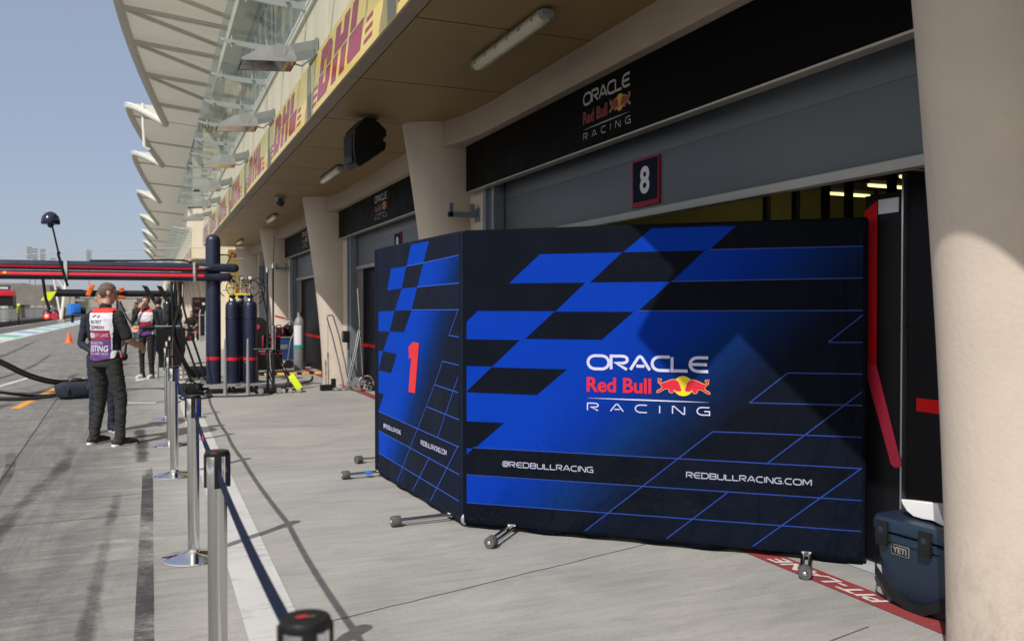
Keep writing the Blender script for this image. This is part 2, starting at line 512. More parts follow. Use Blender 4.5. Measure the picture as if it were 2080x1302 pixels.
M['redlamp'] = pm('red_lamp', (.9, .2, .12), .4, var=0, emit=(1, .22, .12), es=2.2)
M['blueprop'] = pm('blue_plastic', (.02, .18, .65), .5, var=.05)


# ------------------------------------------------------------------ mesh helpers
class MB:
    def __init__(s):
        s.v = []
        s.f = []
        s.mi = []

    def add(s, vs, fs, mi=0):
        k = len(s.v)
        s.v += [tuple(v) for v in vs]
        s.f += [tuple(i + k for i in f) for f in fs]
        s.mi += [mi] * len(fs)
        return s

    def bm_add(s, bm, mi=0):
        bm.verts.ensure_lookup_table()
        s.add([v.co[:] for v in bm.verts], [[v.index for v in f.verts] for f in bm.faces], mi)
        bm.free()
        return s

    def box(s, x0, x1, y0, y1, z0, z1, bev=0., mi=0, mat=None, seg=2):
        bm = bmesh.new()
        bmesh.ops.create_cube(bm, size=1)
        for v in bm.verts:
            v.co = Vector(((x0 + x1) / 2 + v.co.x * (x1 - x0), (y0 + y1) / 2 + v.co.y * (y1 - y0), (z0 + z1) / 2 + v.co.z * (z1 - z0)))
        if bev:
            bmesh.ops.bevel(bm, geom=bm.edges[:], offset=bev, segments=seg, profile=.7, affect='EDGES')
        if mat:
            bmesh.ops.transform(bm, matrix=mat, verts=bm.verts)
        bm.verts.index_update()
        return s.bm_add(bm, mi)

    def cyl(s, a, b, r0, r1=None, n=16, cap=True, mi=0):
        r1 = r0 if r1 is None else r1
        a, b = Vector(a), Vector(b)
        d = (b - a).normalized()
        q = d.to_track_quat('Z', 'Y')
        ux, uy = q @ Vector((1, 0, 0)), q @ Vector((0, 1, 0))
        vs = []
        for c, r in ((a, r0), (b, r1)):
            for i in range(n):
                t = 2 * PI * i / n
                vs.append(c + ux * (r * math.cos(t)) + uy * (r * math.sin(t)))
        fs = [[i, (i + 1) % n, n + (i + 1) % n, n + i] for i in range(n)]
        if cap:
            fs += [list(range(n))[::-1], list(range(n, 2 * n))]
        return s.add(vs, fs, mi)

    def tube(s, pts, r, n=8, mi=0, closed=False):
        P = [Vector(p) for p in pts]
        vs, fs = [], []
        m = len(P)
        up = None
        for i, p in enumerate(P):
            if closed:
                t = (P[(i + 1) % m] - P[i - 1])
            else:
                t = (P[min(i + 1, m - 1)] - P[max(i - 1, 0)])
            t.normalize()
            if up is None:
                up = t.orthogonal().normalized()
            up = (up - t * up.dot(t))
            up = up.normalized() if up.length > 1e-6 else t.orthogonal().normalized()
            w = t.cross(up)
            rr = r[i] if isinstance(r, (list, tuple)) else r
            for k in range(n):
                a = 2 * PI * k / n
                vs.append(p + up * (rr * math.cos(a)) + w * (rr * math.sin(a)))
        seg = m if closed else m - 1
        for i in range(seg):
            j = (i + 1) % m
            for k in range(n):
                fs.append([i * n + k, i * n + (k + 1) % n, j * n + (k + 1) % n, j * n + k])
        if not closed:
            fs += [list(range(n))[::-1], [(m - 1) * n + k for k in range(n)]]
        return s.add(vs, fs, mi)

    def lathe(s, prof, c=(0, 0, 0), n=24, mi=0, axis='Z'):
        vs, fs = [], []
        for (r, z) in prof:
            for k in range(n):
                a = 2 * PI * k / n
                p = (r * math.cos(a), r * math.sin(a), z)
                if axis == 'X':
                    p = (p[2], p[0], p[1])
                elif axis == 'Y':
                    p = (p[0], p[2], p[1])
                vs.append((c[0] + p[0], c[1] + p[1], c[2] + p[2]))
        m = len(prof)
        for i in range(m - 1):
            for k in range(n):
                fs.append([i * n + k, i * n + (k + 1) % n, (i + 1) * n + (k + 1) % n, (i + 1) * n + k])
        fs += [list(range(n))[::-1], [(m - 1) * n + k for k in range(n)]]
        return s.add(vs, fs, mi)

    def ball(s, c, r, sc=(1, 1, 1), u=16, v=10, mi=0, rot=None):
        bm = bmesh.new()
        bmesh.ops.create_uvsphere(bm, u_segments=u, v_segments=v, radius=r)
        mt = Matrix.Translation(c) @ (rot or Matrix.Identity(4)) @ Matrix.Diagonal((*sc, 1))
        bmesh.ops.transform(bm, matrix=mt, verts=bm.verts)
        bm.verts.index_update()
        return s.bm_add(bm, mi)

    def loft(s, rings, mi=0, cap=True):
        n = len(rings[0])
        vs = [p for r in rings for p in r]
        fs = []
        for i in range(len(rings) - 1):
            for k in range(n):
                fs.append([i * n + k, i * n + (k + 1) % n, (i + 1) * n + (k + 1) % n, (i + 1) * n + k])
        if cap:
            fs += [list(range(n))[::-1], [(len(rings) - 1) * n + k for k in range(n)]]
        return s.add(vs, fs, mi)

    def prism(s, poly, fn, depth, mi=0):
        """polygon (2D) extruded; fn(u, v, d) -> 3D"""
        n = len(poly)
        vs = [fn(u, v, 0) for u, v in poly] + [fn(u, v, depth) for u, v in poly]
        fs = [list(range(n))[::-1], list(range(n, 2 * n))] + [[i, (i + 1) % n, n + (i + 1) % n, n + i] for i in range(n)]
        return s.add(vs, fs, mi)

    def build(s, name, mats, parent=None, smooth=40, fixn=True):
        me = bpy.data.meshes.new(name)
        me.from_pydata(s.v, [], s.f)
        if not isinstance(mats, (list, tuple)):
            mats = [mats]
        for m in mats:
            me.materials.append(m)
        me.polygons.foreach_set('material_index', s.mi)
        me.update()
        if fixn:
            bm = bmesh.new()
            bm.from_mesh(me)
            bmesh.ops.recalc_face_normals(bm, faces=bm.faces[:])
            bm.to_mesh(me)
            bm.free()
        if smooth:
            me.shade_smooth()
            me.set_sharp_from_angle(angle=R(smooth))
        o = bpy.data.objects.new(name, me)
        COL.objects.link(o)
        if parent:
            o.parent = parent
        return o


def thing(name, label, cat, loc=(0, 0, 0), rz=0., group=None):
    o = bpy.data.objects.new(name, None)
    COL.objects.link(o)
    o.location = loc
    o.rotation_euler = (0, 0, rz)
    o.empty_display_size = .1
    o['label'] = label
    o['category'] = cat
    if group:
        o['group'] = group
    return o


def tag(o, label, cat, group=None):
    o['label'] = label
    o['category'] = cat
    if group:
        o['group'] = group
    return o


def struct(o):
    o['kind'] = 'structure'
    return o


def dup(root, loc, rz, label=None, group=None):
    r = root.copy()
    COL.objects.link(r)
    r.location = loc
    r.rotation_euler = (0, 0, rz)
    if label:
        r['label'] = label
    if group:
        r['group'] = group
    for ch in list(root.children):
        c = ch.copy()
        COL.objects.link(c)
        c.parent = r
        for g in list(ch.children):
            d = g.copy()
            COL.objects.link(d)
            d.parent = c
    return r


# ---- flat graphics: text, strokes, polygons mapped on a surface by fn(u, v, lift)
def text2d(s, bold=0., shear=0.):
    cu = bpy.data.curves.new('lettering', 'FONT')
    cu.body = s
    cu.offset = bold
    cu.shear = shear
    cu.resolution_u = 4
    ob = bpy.data.objects.new('lettering', cu)
    COL.objects.link(ob)
    dg = bpy.context.evaluated_depsgraph_get()
    me = bpy.data.meshes.new_from_object(ob.evaluated_get(dg))
    vs = [(v.co.x, v.co.y) for v in me.vertices]
    fs = [list(p.vertices) for p in me.polygons]
    bpy.data.objects.remove(ob)
    bpy.data.curves.remove(cu)
    bpy.data.meshes.remove(me)
    return vs, fs


def put_text(mb, s, box, fn, lift, bold=0., shear=0., mi=0):
    vs, fs = text2d(s, bold, shear)
    xs = [v[0] for v in vs]
    ys = [v[1] for v in vs]
    x0, x1, y0, y1 = min(xs), max(xs), min(ys), max(ys)
    u0, u1, v0, v1 = box
    mb.add([fn(u0 + (x - x0) / (x1 - x0) * (u1 - u0), v0 + (y - y0) / (y1 - y0) * (v1 - v0), lift) for x, y in vs], fs, mi)


def arc(cx, cy, rx, ry, a0, a1, n=7):
    return [(cx + rx * math.cos(R(a0 + (a1 - a0) * i / (n - 1))), cy + ry * math.sin(R(a0 + (a1 - a0) * i / (n - 1)))) for i in range(n)]


GL = {  # wide rounded stroke letters in a unit box
    'O': (1.5, [arc(.5, .5, .5, .5, 90, 270, 9) + arc(1., .5, .5, .5, -90, 90, 9) + [(.5, 1.)]]),
    'R': (1.2, [[(0, 0), (0, 1), (.8, 1)] + arc(.85, .74, .3, .26, 90, -90, 7)[1:] + [(.35, .48), (1.12, 0)]]),
    'A': (1.35, [[(0, 0), (.55, .93), (.68, 1), (.8, .93), (1.35, 0)], [(.42, .28), (.98, .28)]]),
    'C': (1.2, [[(1.2, 1)] + arc(.5, .5, .5, .5, 90, 270, 9) + [(1.2, 0)]]),
    'L': (1.05, [[(0, 1), (0, 0), (1.05, 0)]]),
    'E': (1.2, [[(1.2, 1)] + arc(.5, .5, .5, .5, 90, 270, 9) + [(1.2, 0)], [(.05, .5), (1.12, .5)]]),
    'I': (.1, [[(.05, 0), (.05, 1)]]),
    'N': (1.2, [[(0, 0), (0, 1), (.15, 1), (1.05, 0), (1.2, 0), (1.2, 1)]]),
    'G': (1.25, [[(1.2, 1)] + arc(.45, .5, .45, .5, 90, 270, 9) + [(1.22, 0), (1.22, .48), (.7, .48)]]),
    'D': (1.3, [[(0, 0), (0, 1), (.8, 1)] + arc(.8, .5, .5, .5, 90, -90, 9)[1:] + [(0, 0)]]),
    'B': (1.2, [[(0, 0), (0, 1), (.85, 1)] + arc(.88, .76, .26, .24, 90, -90, 6)[1:] + [(.1, .52)], [(.85, .5)] + arc(.9, .26, .28, .26, 90, -90, 6) + [(0, 0)]]),
    'U': (1.25, [[(0, 1), (0, .35)] + arc(.35, .35, .35, .35, 180, 270, 5)[1:] + arc(.9, .35, .35, .35, 270, 360, 5) + [(1.25, 1)]]),
    'M': (1.45, [[(0, 0), (0, 1), (.15, 1), (.72, .25), (1.3, 1), (1.45, 1), (1.45, 0)]]),
    '.': (.12, [[(.06, 0), (.06, .13)]]),
    '@': (1.3, [[(1.0, .3), (1.0, .72), (.4, .72), (.32, .6), (.32, .4), (.4, .3), (1.2, .3), (1.3, .45), (1.3, .75)] + arc(1.05, .75, .25, .27, 0, 90, 4) + arc(.3, .7, .3, .3, 90, 180, 4) + arc(.3, .3, .3, .3, 180, 270, 4) + [(1.1, 0)]]),
}


def ribbon(mb, pts, w, fn, lift, mi=0):
    n = len(pts)
    closed = n > 3 and abs(pts[0][0] - pts[-1][0]) + abs(pts[0][1] - pts[-1][1]) < 1e-6
    Lf, Rt = [], []
    for i in range(n):
        p = Vector(pts[i])
        if closed and i in (0, n - 1):
            a, b = Vector(pts[n - 2]), Vector(pts[1])
        else:
            a = Vector(pts[i - 1]) if i > 0 else None
            b = Vector(pts[i + 1]) if i < n - 1 else None
        d1 = (p - a).normalized() if a is not None and (p - a).length > 1e-9 else None
        d2 = (b - p).normalized() if b is not None and (b - p).length > 1e-9 else None
        d1 = d1 or d2
        d2 = d2 or d1
        t = d1 + d2
        t = t.normalized() if t.length > 1e-6 else d1
        nn = Vector((-t.y, t.x))
        k = 1 / max(.45, abs(nn.dot(Vector((-d1.y, d1.x)))))
        Lf.append(p + nn * (w / 2 * k))
        Rt.append(p - nn * (w / 2 * k))
    vs = [fn(q.x, q.y, lift) for q in Lf] + [fn(q.x, q.y, lift) for q in Rt]
    mb.add(vs, [[i, i + 1, n + i + 1, n + i] for i in range(n - 1)], mi)


def stroke_text(mb, s, box, fn, lift, w, gap=.35, mi=0):
    u0, u1, v0, v1 = box
    h = v1 - v0 - w
    tot = sum(GL[c][0] for c in s) + gap * (len(s) - 1)
    k = (u1 - u0 - w) / tot
    x = u0 + w / 2
    j = 0
    for c in s:
        wd, st = GL[c]
        for path in st:
            j += 1
            ribbon(mb, [(x + px * k, v0 + w / 2 + py * h) for px, py in path], w, fn, lift + .00015 * (j % 3), mi)
        x += (wd + gap) * k


def poly(mb, pts, fn, lift, mi=0):
    mb.add([fn(u, v, lift) for u, v in pts], [list(range(len(pts)))], mi)


def offset_poly(pts, d):
    n = len(pts)
    ar = sum(pts[i][0] * pts[(i + 1) % n][1] - pts[(i + 1) % n][0] * pts[i][1] for i in range(n))
    sg = 1 if ar > 0 else -1
    out = []
    for i in range(n):
        a, p, b = Vector(pts[i - 1]), Vector(pts[i]), Vector(pts[(i + 1) % n])
        n1 = Vector(((p - a).y, -(p - a).x)).normalized()
        n2 = Vector(((b - p).y, -(b - p).x)).normalized()
        nn = (n1 + n2)
        nn = nn.normalized() if nn.length > .2 else n1
        out.append((p.x + sg * nn.x * d, p.y + sg * nn.y * d))
    return out


BULL = [(1225, 590), (1190, 560), (1186, 535), (1200, 528), (1178, 508), (1222, 512), (1228, 530), (1205, 545), (1212, 562),
        (1240, 566), (1290, 545), (1345, 522), (1385, 513), (1425, 530), (1452, 562), (1462, 600), (1478, 638), (1466, 662), (1440, 658),
        (1415, 662), (1392, 640), (1378, 648), (1382, 672), (1355, 684), (1330, 676), (1322, 650), (1335, 640), (1300, 632), (1262, 640), (1230, 662),
        (1195, 682), (1166, 684), (1178, 660), (1210, 646), (1238, 628)]


def team_logo(parent, fn, su=1., sv=1., letter='lilac', red='redbull_red', yel='yellow', lift=.004):
    """two-line team logo with charging bulls; (u, v) from the logo's lower left corner, 0.81 x 0.376 at scale 1"""
    f = lambda u, v, d: fn((u - .897) * su, (v - .863) * sv, d)
    a = MB()
    stroke_text(a, 'ORACLE', (.897, 1.70, 1.133, 1.239), f, lift, .019, .16)
    n = 12
    top = [(.90 + .80 * i / n, .9475 + .0045 * math.sin(PI * i / n)) for i in range(n + 1)]
    bot = [(.90 + .80 * i / n, .9475 - .0045 * math.sin(PI * i / n) - .0004) for i in range(n + 1)][::-1]
    poly(a, top + bot, f, lift)
    stroke_text(a, 'RACING', (.90, 1.706, .863, .918), f, lift, .0075, 1.25)
    a.build('lettering', M[letter], parent, 0)
    b = MB()
    put_text(b, 'Red Bull', (.898, 1.329, .988, 1.088), f, lift, .028)
    b.build('lettering', M[red], parent, 0)
    e = MB()
    poly(e, [(1.534 + .064 * math.cos(2 * PI * i / 36), 1.046 + .064 * math.sin(2 * PI * i / 36)) for i in range(36)], f, lift)
    cv = lambda x, y: (1.534 + (x - 1500) / 6.303 * .003215, 1.046 - (y - 595) / 6.303 * .00322)
    for sgn in (1, -1):
        pts = [cv(x, y) for x, y in BULL]
        if sgn < 0:
            pts = [(2 * 1.534 - u, v) for u, v in pts]
        poly(e, offset_poly(pts, .0035), f, lift + .0008, 1)
        poly(e, pts, f, lift + .0016, 2)
    e.build('emblem', [M[yel], M['outline'], M[red]], parent, 0)


# ================================================================== SETTING: the ground
def sheet(name, x0, x1, y0, y1, z, mat, sx=1, sy=1):
    mb = MB()
    vs, fs = [], []
    for j in range(sy + 1):
        for i in range(sx + 1):
            vs.append((x0 + (x1 - x0) * i / sx, y0 + (y1 - y0) * j / sy, z))
    for j in range(sy):
        for i in range(sx):
            a = j * (sx + 1) + i
            fs.append([a, a + 1, a + sx + 2, a + sx + 1])
    mb.add(vs, fs)
    return struct(mb.build(name, mat, None, 0))


sheet('ground', -900, 900, -60, 1800, -.008, M['asphalt'], 6, 6)
sheet('pit_apron', -6.35, 12, -8, 420, 0, M['concrete'], 4, 40)
struct(sheet('garage_floor', 3.86, 12, -4, 150, .004, M['garfloor']))

mk = MB()
for nm, x0, x1, y0, y1, mt in (
        ('white_line', .408, .668, -6, 160, 'white_line'),
        ('fast_lane_line', -6.35, -6.05, -6, 400, 'white_line'),
        ('outer_lane_line', -10.3, -10.05, -6, 400, 'white_line'),
        ('red_line', 3.447, 3.615, -4, 32, 'red_line')):
    sheet(nm, x0, x1, y0, y1, .004, M[mt], 1, 30)
# coloured band beside the fast lane: slanting pale, blue and green fields between its edge lines
bmats = [M['pale_line'], M['blue_line'], M['pale_line'], M['green_line']]
mb = MB()
y = -6.
i = 0
while y < 330:
    ln = 4.2 if i % 2 == 0 else 3.2
    mb.add([(-7.75, y + 2.6, .006), (-6.35, y, .006), (-6.35, y + ln, .006), (-7.75, y + ln + 2.6, .006)], [[0, 1, 2, 3]], i % 4)
    y += ln
    i += 1
struct(mb.build('coloured_band', bmats, None, 0))
sheet('band_edge_line', -7.98, -7.75, -6, 330, .007, M['white_line'], 1, 10)
# box markings
mb = MB()
poly(mb, [(-2.0, 15.0), (-1.86, 15.0), (-1.45, 21.0), (-1.59, 21.0)], lambda u, v, d: (u, v, d), .004)
struct(mb.build('orange_box_line', M['orange_line'], None, 0))
mb = MB()
f0 = lambda u, v, d: (u, v, d)
for p in ([(-2.95, 18.2), (-2.82, 18.2), (-2.42, 21.6), (-2.55, 21.6)], [(-1.75, 20.9), (-.3, 20.5), (-.3, 20.66), (-1.75, 21.06)],
          [(-.32, 19.5), (.1, 20.5), (.1, 21.2), (-.32, 20.2)], [(-.55, 15.2), (.2, 14.9), (.05, 15.1), (-.45, 15.35)], [(-4.2, 19.5), (-2.9, 19.3), (-2.9, 19.5), (-4.2, 19.7)]):
    poly(mb, p, f0, .004)
struct(mb.build('white_box_marks', M['white_line'], None, 0))
# slab joints
mb = MB()
for p in ([(-1.20, 7.2), (-1.56, 18.6)], [(-2.6, 12.05), (3.4, 11.1)], [(-2.6, 15.05), (-.1, 14.8)], [(.67, 4.2), (3.44, 4.95)],
          [(-3.4, 19.7), (1., 18.9)], [(.67, 2.6), (3.2, 3.15)], [(-2.2, 6.9), (-.1, 7.0)], [(-2.2, 7.62), (-.05, 7.75)]):
    pts = []
    (xa, ya), (xb, yb) = p
    for k in range(25):
        t = k / 24
        pts.append((xa + (xb - xa) * t + random.uniform(-.004, .004), ya + (yb - ya) * t + random.uniform(-.004, .004)))
    ribbon(mb, pts, .006 if abs(xa - xb) > 2 else .014, f0, .0025)
struct(mb.build('slab_joints', M['joint'], None, 0))
# tyre marks: a straight dark strip, the broad patch swept into the box, and arcs
mb = MB()


def arcmark(name, pts, w, mat, z, sharp=.0):
    P = [Vector(p) for p in pts]
    out = []
    for i in range(len(P) - 1):
        a, b = P[max(i - 1, 0)], P[i]
        c, d = P[i + 1], P[min(i + 2, len(P) - 1)]
        for k in range(10):
            t = k / 10
            out.append(.5 * ((2 * b) + (c - a) * t + (2 * a - 5 * b + 4 * c - d) * t * t + (3 * b - a - 3 * c + d) * t ** 3))
    out.append(P[-1])
    cols = (-.5, -.28, -.1, .1, .28, .5) if sharp < .5 else (-.5, -.36, -.12, .12, .36, .5)
    vs, fs, at = [], [], []
    n = len(out)
    for i, p in enumerate(out):
        t = (out[min(i + 1, n - 1)] - out[max(i - 1, 0)]).normalized()
        for c in cols:
            vs.append((p.x + t.y * c * w, p.y - t.x * c * w, z))
            e = min(1, min(i, n - 1 - i) / (n * .22))
            at.append(e * (1.02 if sharp > .5 else ((1 if abs(c) < .2 else .8) if abs(c) < .4 else sharp)))
    m = len(cols)
    for i in range(n - 1):
        for k in range(m - 1):
            fs.append([i * m + k, i * m + k + 1, i * m + m + k + 1, i * m + m + k])
    mb = MB()
    mb.add(vs, fs)
    o = mb.build(name, mat, None, 0)
    la = o.data.attributes.new('laid', 'FLOAT', 'POINT')
    la.data.foreach_set('value', at)
    return struct(o)


arcmark('dark_rubber_strip', [(-.043, -1), (-.043, 3), (-.043, 6), (-.043, 8.2), (-.06, 10.4)], .088, M['rubber_heavy'], .0035, .9)
arcmark('faint_rubber_strip', [(-.30, 0), (-.30, 3), (-.29, 6), (-.25, 9.6)], .17, M['rubber'], .0035)
arcmark('tyre_mark', [(-1.35, 1.8), (-1.36, 4.4), (-1.22, 6.9), (-1.26, 9.4), (-1.65, 12)], .09, M['rubber'], .005, .6)
arcmark('tyre_mark', [(-.98, 2.2), (-1.02, 5.0), (-.98, 7.2), (-.80, 9.6), (-.9, 12)], .30, M['rubber'], .0052, .2)
arcmark('tyre_mark', [(-2.9, 9), (-2.2, 15), (-1.7, 20), (-1.6, 26)], .3, M['rubber'], .0045)
arcmark('tyre_mark', [(-4.2, 12), (-3.3, 19), (-2.9, 26), (-3.4, 40)], .3, M['rubber'], .0045)
arcmark('tyre_mark', [(-2.6, 13), (-1.9, 18), (-.9, 23), (-.4, 30)], .28, M['rubber'], .0055)
arcmark('tyre_mark', [(-5.2, 20), (-4.4, 27), (-4.6, 38), (-5.4, 52)], .4, M['rubber'], .0055)
arcmark('tyre_mark', [(-.12, 8.6), (-.1, 9.8), (-.13, 11.0), (-.2, 13)], .26, M['rubber_heavy'], .005)
# PIT-LANE lettering on the red line, read from the garage
mb = MB()
put_text(mb, 'PIT-LANE', (3.36, 4.24, .032, .135), lambda u, v, d: (3.607 - v, u, d), .0075, .02, .25)
struct(mb.build('line_lettering', M['red_text'], None, 0))

# ================================================================== PIT BUILDING
BAY = 7.45
YK = [2.55 + BAY * k for k in range(-1, 5)]
Y0, Y1 = -4.6, 32.6
ZS = 3.73
bld = thing('pit_building', 'long beige pit building with a deep soffit, flared columns and a scalloped membrane roof', 'building')
mb = MB()
for k, yc in enumerate(YK):
    a, b = max(Y0, yc - .78), min(Y1, yc + .30)
    mb.box(3.52, 3.95, a, b, .0, 3.6, .006)
mb.box(3.75, 4.15, Y0, Y1, 3.05, 4.3)
mb.build('pier_wall', M['plaster'], bld)
# curved beam above the openings, pulled forward at every column
mb = MB()
N = 20
for k in range(len(YK) - 1):
    ya, yb = YK[k], YK[k + 1]
    rings = []
    for i in range(N + 1):
        t = i / N
        yy = ya + (yb - ya) * t
        e = min(1, min(t, 1 - t) / .2)
        xf = 3.06 + .27 * (1 - (1 - e) ** 2.2)
        rings.append([(xf, yy, 3.435), (xf, yy, ZS - .001), (3.75, yy, ZS - .001), (3.75, yy, 3.435)])
    mb.loft(rings)
mb.build('beam', M['beam'], bld, 30)


def column_mesh():
    mb = MB()
    rings = []
    for i in range(25):
        z = (ZS + .02) * i / 24
        s = .40 * (z / ZS) ** 1.6
        rings.append([(3.5 - s * .5 + (.32 + s * .5) * math.cos(2 * PI * k / 40), (.32 + .02 * z / ZS) * math.sin(2 * PI * k / 40), z) for k in range(40)])
    return mb.loft(rings)


col0 = column_mesh().build('column', M['plaster'], bld, 60)
col0.location = (0, YK[1], 0)
for yc in [YK[0]] + YK[2:]:
    c = col0.copy()
    COL.objects.link(c)
    c.location = (0, yc, 0)
# soffit: edge strip, then bays of square panels with open joints, dark void above
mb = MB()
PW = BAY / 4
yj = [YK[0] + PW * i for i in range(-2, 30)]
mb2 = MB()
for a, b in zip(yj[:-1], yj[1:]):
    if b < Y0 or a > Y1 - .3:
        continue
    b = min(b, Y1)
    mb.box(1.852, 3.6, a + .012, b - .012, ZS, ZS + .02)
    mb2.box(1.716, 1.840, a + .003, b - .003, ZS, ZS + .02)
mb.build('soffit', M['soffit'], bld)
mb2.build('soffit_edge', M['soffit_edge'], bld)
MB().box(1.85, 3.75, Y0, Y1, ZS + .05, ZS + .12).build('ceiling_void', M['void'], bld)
# facade above the soffit
mb = MB()
FP = BAY / 8
yy = YK[0] - 2 * FP
while yy < Y1 - .1:
    mb.box(1.722, 1.80, max(Y0, yy) + .004, min(Y1, yy + FP) - .004, ZS + .012, 4.985, .003)
    yy += FP
mb.build('facade_panels', M['wallpanel'], bld)
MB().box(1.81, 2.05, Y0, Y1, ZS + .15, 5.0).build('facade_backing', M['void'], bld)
mb = MB()
mb.box(1.690, 1.80, Y0, Y1, 4.99, 5.045, .004)
mb.box(1.683, 1.80, Y0, Y1, 5.052, 5.10, .006)
mb.build('parapet_trim', M['trim'], bld)
mb = MB()
mb.box(2.35, 2.6, Y0, Y1, 5.1, 8.6)
mb.build('upper_wall', M['upperwall'], bld)
mb = MB()
mb.box(1.81, 2.345, Y0, Y1, 4.9, 5.1)
mb.build('terrace_edge', M['wallpanel'], bld)
MB().box(1.9, 9, Y0, Y1, 8.605, 8.9).build('roof_slab', M['wallpanel'], bld)
yy = Y0 + .5
wproto = None
while yy < Y1 - 3:
    if wproto is None:
        w = MB()
        w.box(2.33, 2.36, 0, 3.2, 5.55, 8.1)
        wproto = w.build('window', M['winglass'], bld)
        f_ = MB()
        for q in (0, 1.06, 2.12, 3.15):
            f_.box(2.30, 2.345, q, q + .06, 5.5, 8.15)
        f_.box(2.31, 2.345, -.03, 3.24, 8.1, 8.17)
        f_.box(2.31, 2.345, -.03, 3.24, 5.48, 5.55)
        f_.build('window_frame', M['galv'], wproto)
        wproto.location = (0, yy, 0)
    else:
        c = wproto.copy()
        COL.objects.link(c)
        c.location = (0, yy, 0)
        for g in list(wproto.children):
            d = g.copy()
            COL.objects.link(d)
            d.parent = c
    yy += BAY / 2
# end wall of the block, facing along the lane
MB().box(1.74, 9, Y1, Y1 + .3, ZS + .012, 8.6).build('end_wall', M['wallpanel'], bld)

# roller shutters, jambs
for k in range(len(YK) - 1):
    ya, yb = YK[k] + .305, YK[k + 1] - .79
    sh = MB()
    z = 2.33
    while z < 3.3:
        sh.box(3.64, 3.67, ya, yb - .2, z, z + .4185, .002)
        z += .4195
    s_ = sh.build('roller_shutter', M['shutter'], bld)
    r_ = MB()
    r_.box(3.615, 3.70, ya, yb - .2, 2.27, 2.328, .006)
    r_.build('bottom_rail', M['shutter_rail'], s_)
    j_ = MB()
    pl = [(3.50, yb - .001), (3.50, yb - .1), (3.54, yb - .1), (3.54, yb - .13), (3.55, yb - .13), (3.55, yb - .21), (3.59, yb - .21), (3.59, yb - .24), (3.51, yb - .24), (3.51, yb - .32), (3.63, yb - .32), (3.63, yb - .001)]
    j_.prism(pl, lambda u, v, d: (u, v, d), 3.0)
    j_.build('door_jamb', M['jamb'], bld)

# garage rooms: the near one open and lit, the others closed with black hoarding
mb = MB()
ya, yb = YK[1] - .4, YK[2] + .4
mb.box(10.0, 10.15, ya, yb, 0, 3.9)
mb.box(3.97, 10, ya - .15, ya, 0, 3.9)
mb.box(3.97, 10, yb, yb + .15, 0, 3.9)
mb.build('garage_room', M['intwall'], bld)
mb = MB()
mb.box(3.97, 10.1, ya, yb, 3.9, 4.0)
for q in range(6):
    mb.box(4.6 + q, 4.72 + q, ya, yb, 3.3, 3.42)
for q in range(5):
    mb.box(4.2, 10, ya + .7 + 1.6 * q, ya + .76 + 1.6 * q, 3.2, 3.3)
mb.box(9.88, 9.95, ya, yb, 2.55, 2.62)
for yq in (8.57, 8.05, 7.57, 7.22, 6.63):
    mb.box(6.97, 7.03, yq - .04, yq + .04, 2.3, 3.29)
mb.box(6.4, 6.46, ya, yb, 2.86, 2.93)
for q in range(8):
    mb.box(9.86, 9.93, ya + .5 + q, ya + .58 + q, 0, 3.9)
mb.build('garage_ceiling_frame', M['intdark'], bld)

# ------------------------------------------------------------------ second block farther along
b2 = thing('pit_building', 'far block of the beige pit building beyond the gap, its end wall facing the camera', 'building')
A, B = 41.0, 190.
mb = MB()
yy = A
while yy < B:
    mb.box(1.72, 1.8, yy + .004, yy + FP * 2 - .004, ZS, 5.1)
    yy += FP * 2
mb.box(1.73, 8, A + .01, A + .2, ZS + .01, 8.6)
mb.box(2.35, 2.6, A + .2, B, 5.1, 8.6)
mb.box(3.55, 4.0, A, B, 0, ZS)
mb.box(3.1, 3.56, A, B, 3.43, ZS - .01)
mb.build('wall', M['wallpanel'], b2)
MB().box(1.72, 3.6, A + .02, B, ZS - .005, ZS + .02).build('soffit', M['soffit'], b2)
for k in range(18):
    c = col0.copy()
    COL.objects.link(c)
    c.parent = b2
    c.location = (0, 44.7 + BAY * k, 0)
mb = MB()
for k in range(18):
    mb.box(3.50, 3.545, 45.7 + BAY * k, 51.1 + BAY * k, .0, 2.6)
mb.build('garage_doors', M['hoard'], b2)

# recess wall between the two blocks, with its yellow banner
rw = thing('recess_wall', 'beige wall closing the gap between the two pit blocks, behind the yellow banner', 'wall')
mb = MB()
mb.box(1.9, 3.9, 33.8, 34.0, 0, ZS - .02)
mb.build('wall', M['wallpanel'], rw)
mb = MB()
mb.box(3.30, 3.42, 33.74, 33.79, 0, ZS - .1)
mb.build('downpipe', M['black'], rw)
yb_ = thing('banner', 'tall yellow banner with red lettering hung on the wall behind the gas cylinders', 'banner')
MB().box(2.62, 3.25, 33.755, 33.79, 1.2, 3.70, .004).build('sheet', M['film'], yb_)
mb = MB()
put_text(mb, 'DHL', (2.70, 3.17, 3.33, 3.60), lambda u, v, d: (u, 33.755 - d, v), .003, .04, .3)
mb.build('lettering', M['film_red'], yb_, 0)

# ------------------------------------------------------------------ scalloped membrane roof: every sail a part
LOWS = [26., 47.2, 61.1, 82.3, 104.5, 125.9, 147, 168, 189]


def sail_edge(ya, yb, n=26):
    yp = ya + (yb - ya) * .22
    pts = []
    for i in range(n + 1):
        y = ya + (yb - ya) * (i / n) ** 1.25
        if y < yp:
            t = (y - ya) / (yp - ya)
            q = math.sin(t * PI / 2)
            pts.append((.6 - 1.8 * q, y, 11 + 1.35 * q))
        else:
            t = (y - yp) / (yb - yp)
            q = 1 - t ** 1.6
            pts.append((.6 - 1.8 * q, y, 11 + 1.35 * q))
    return pts


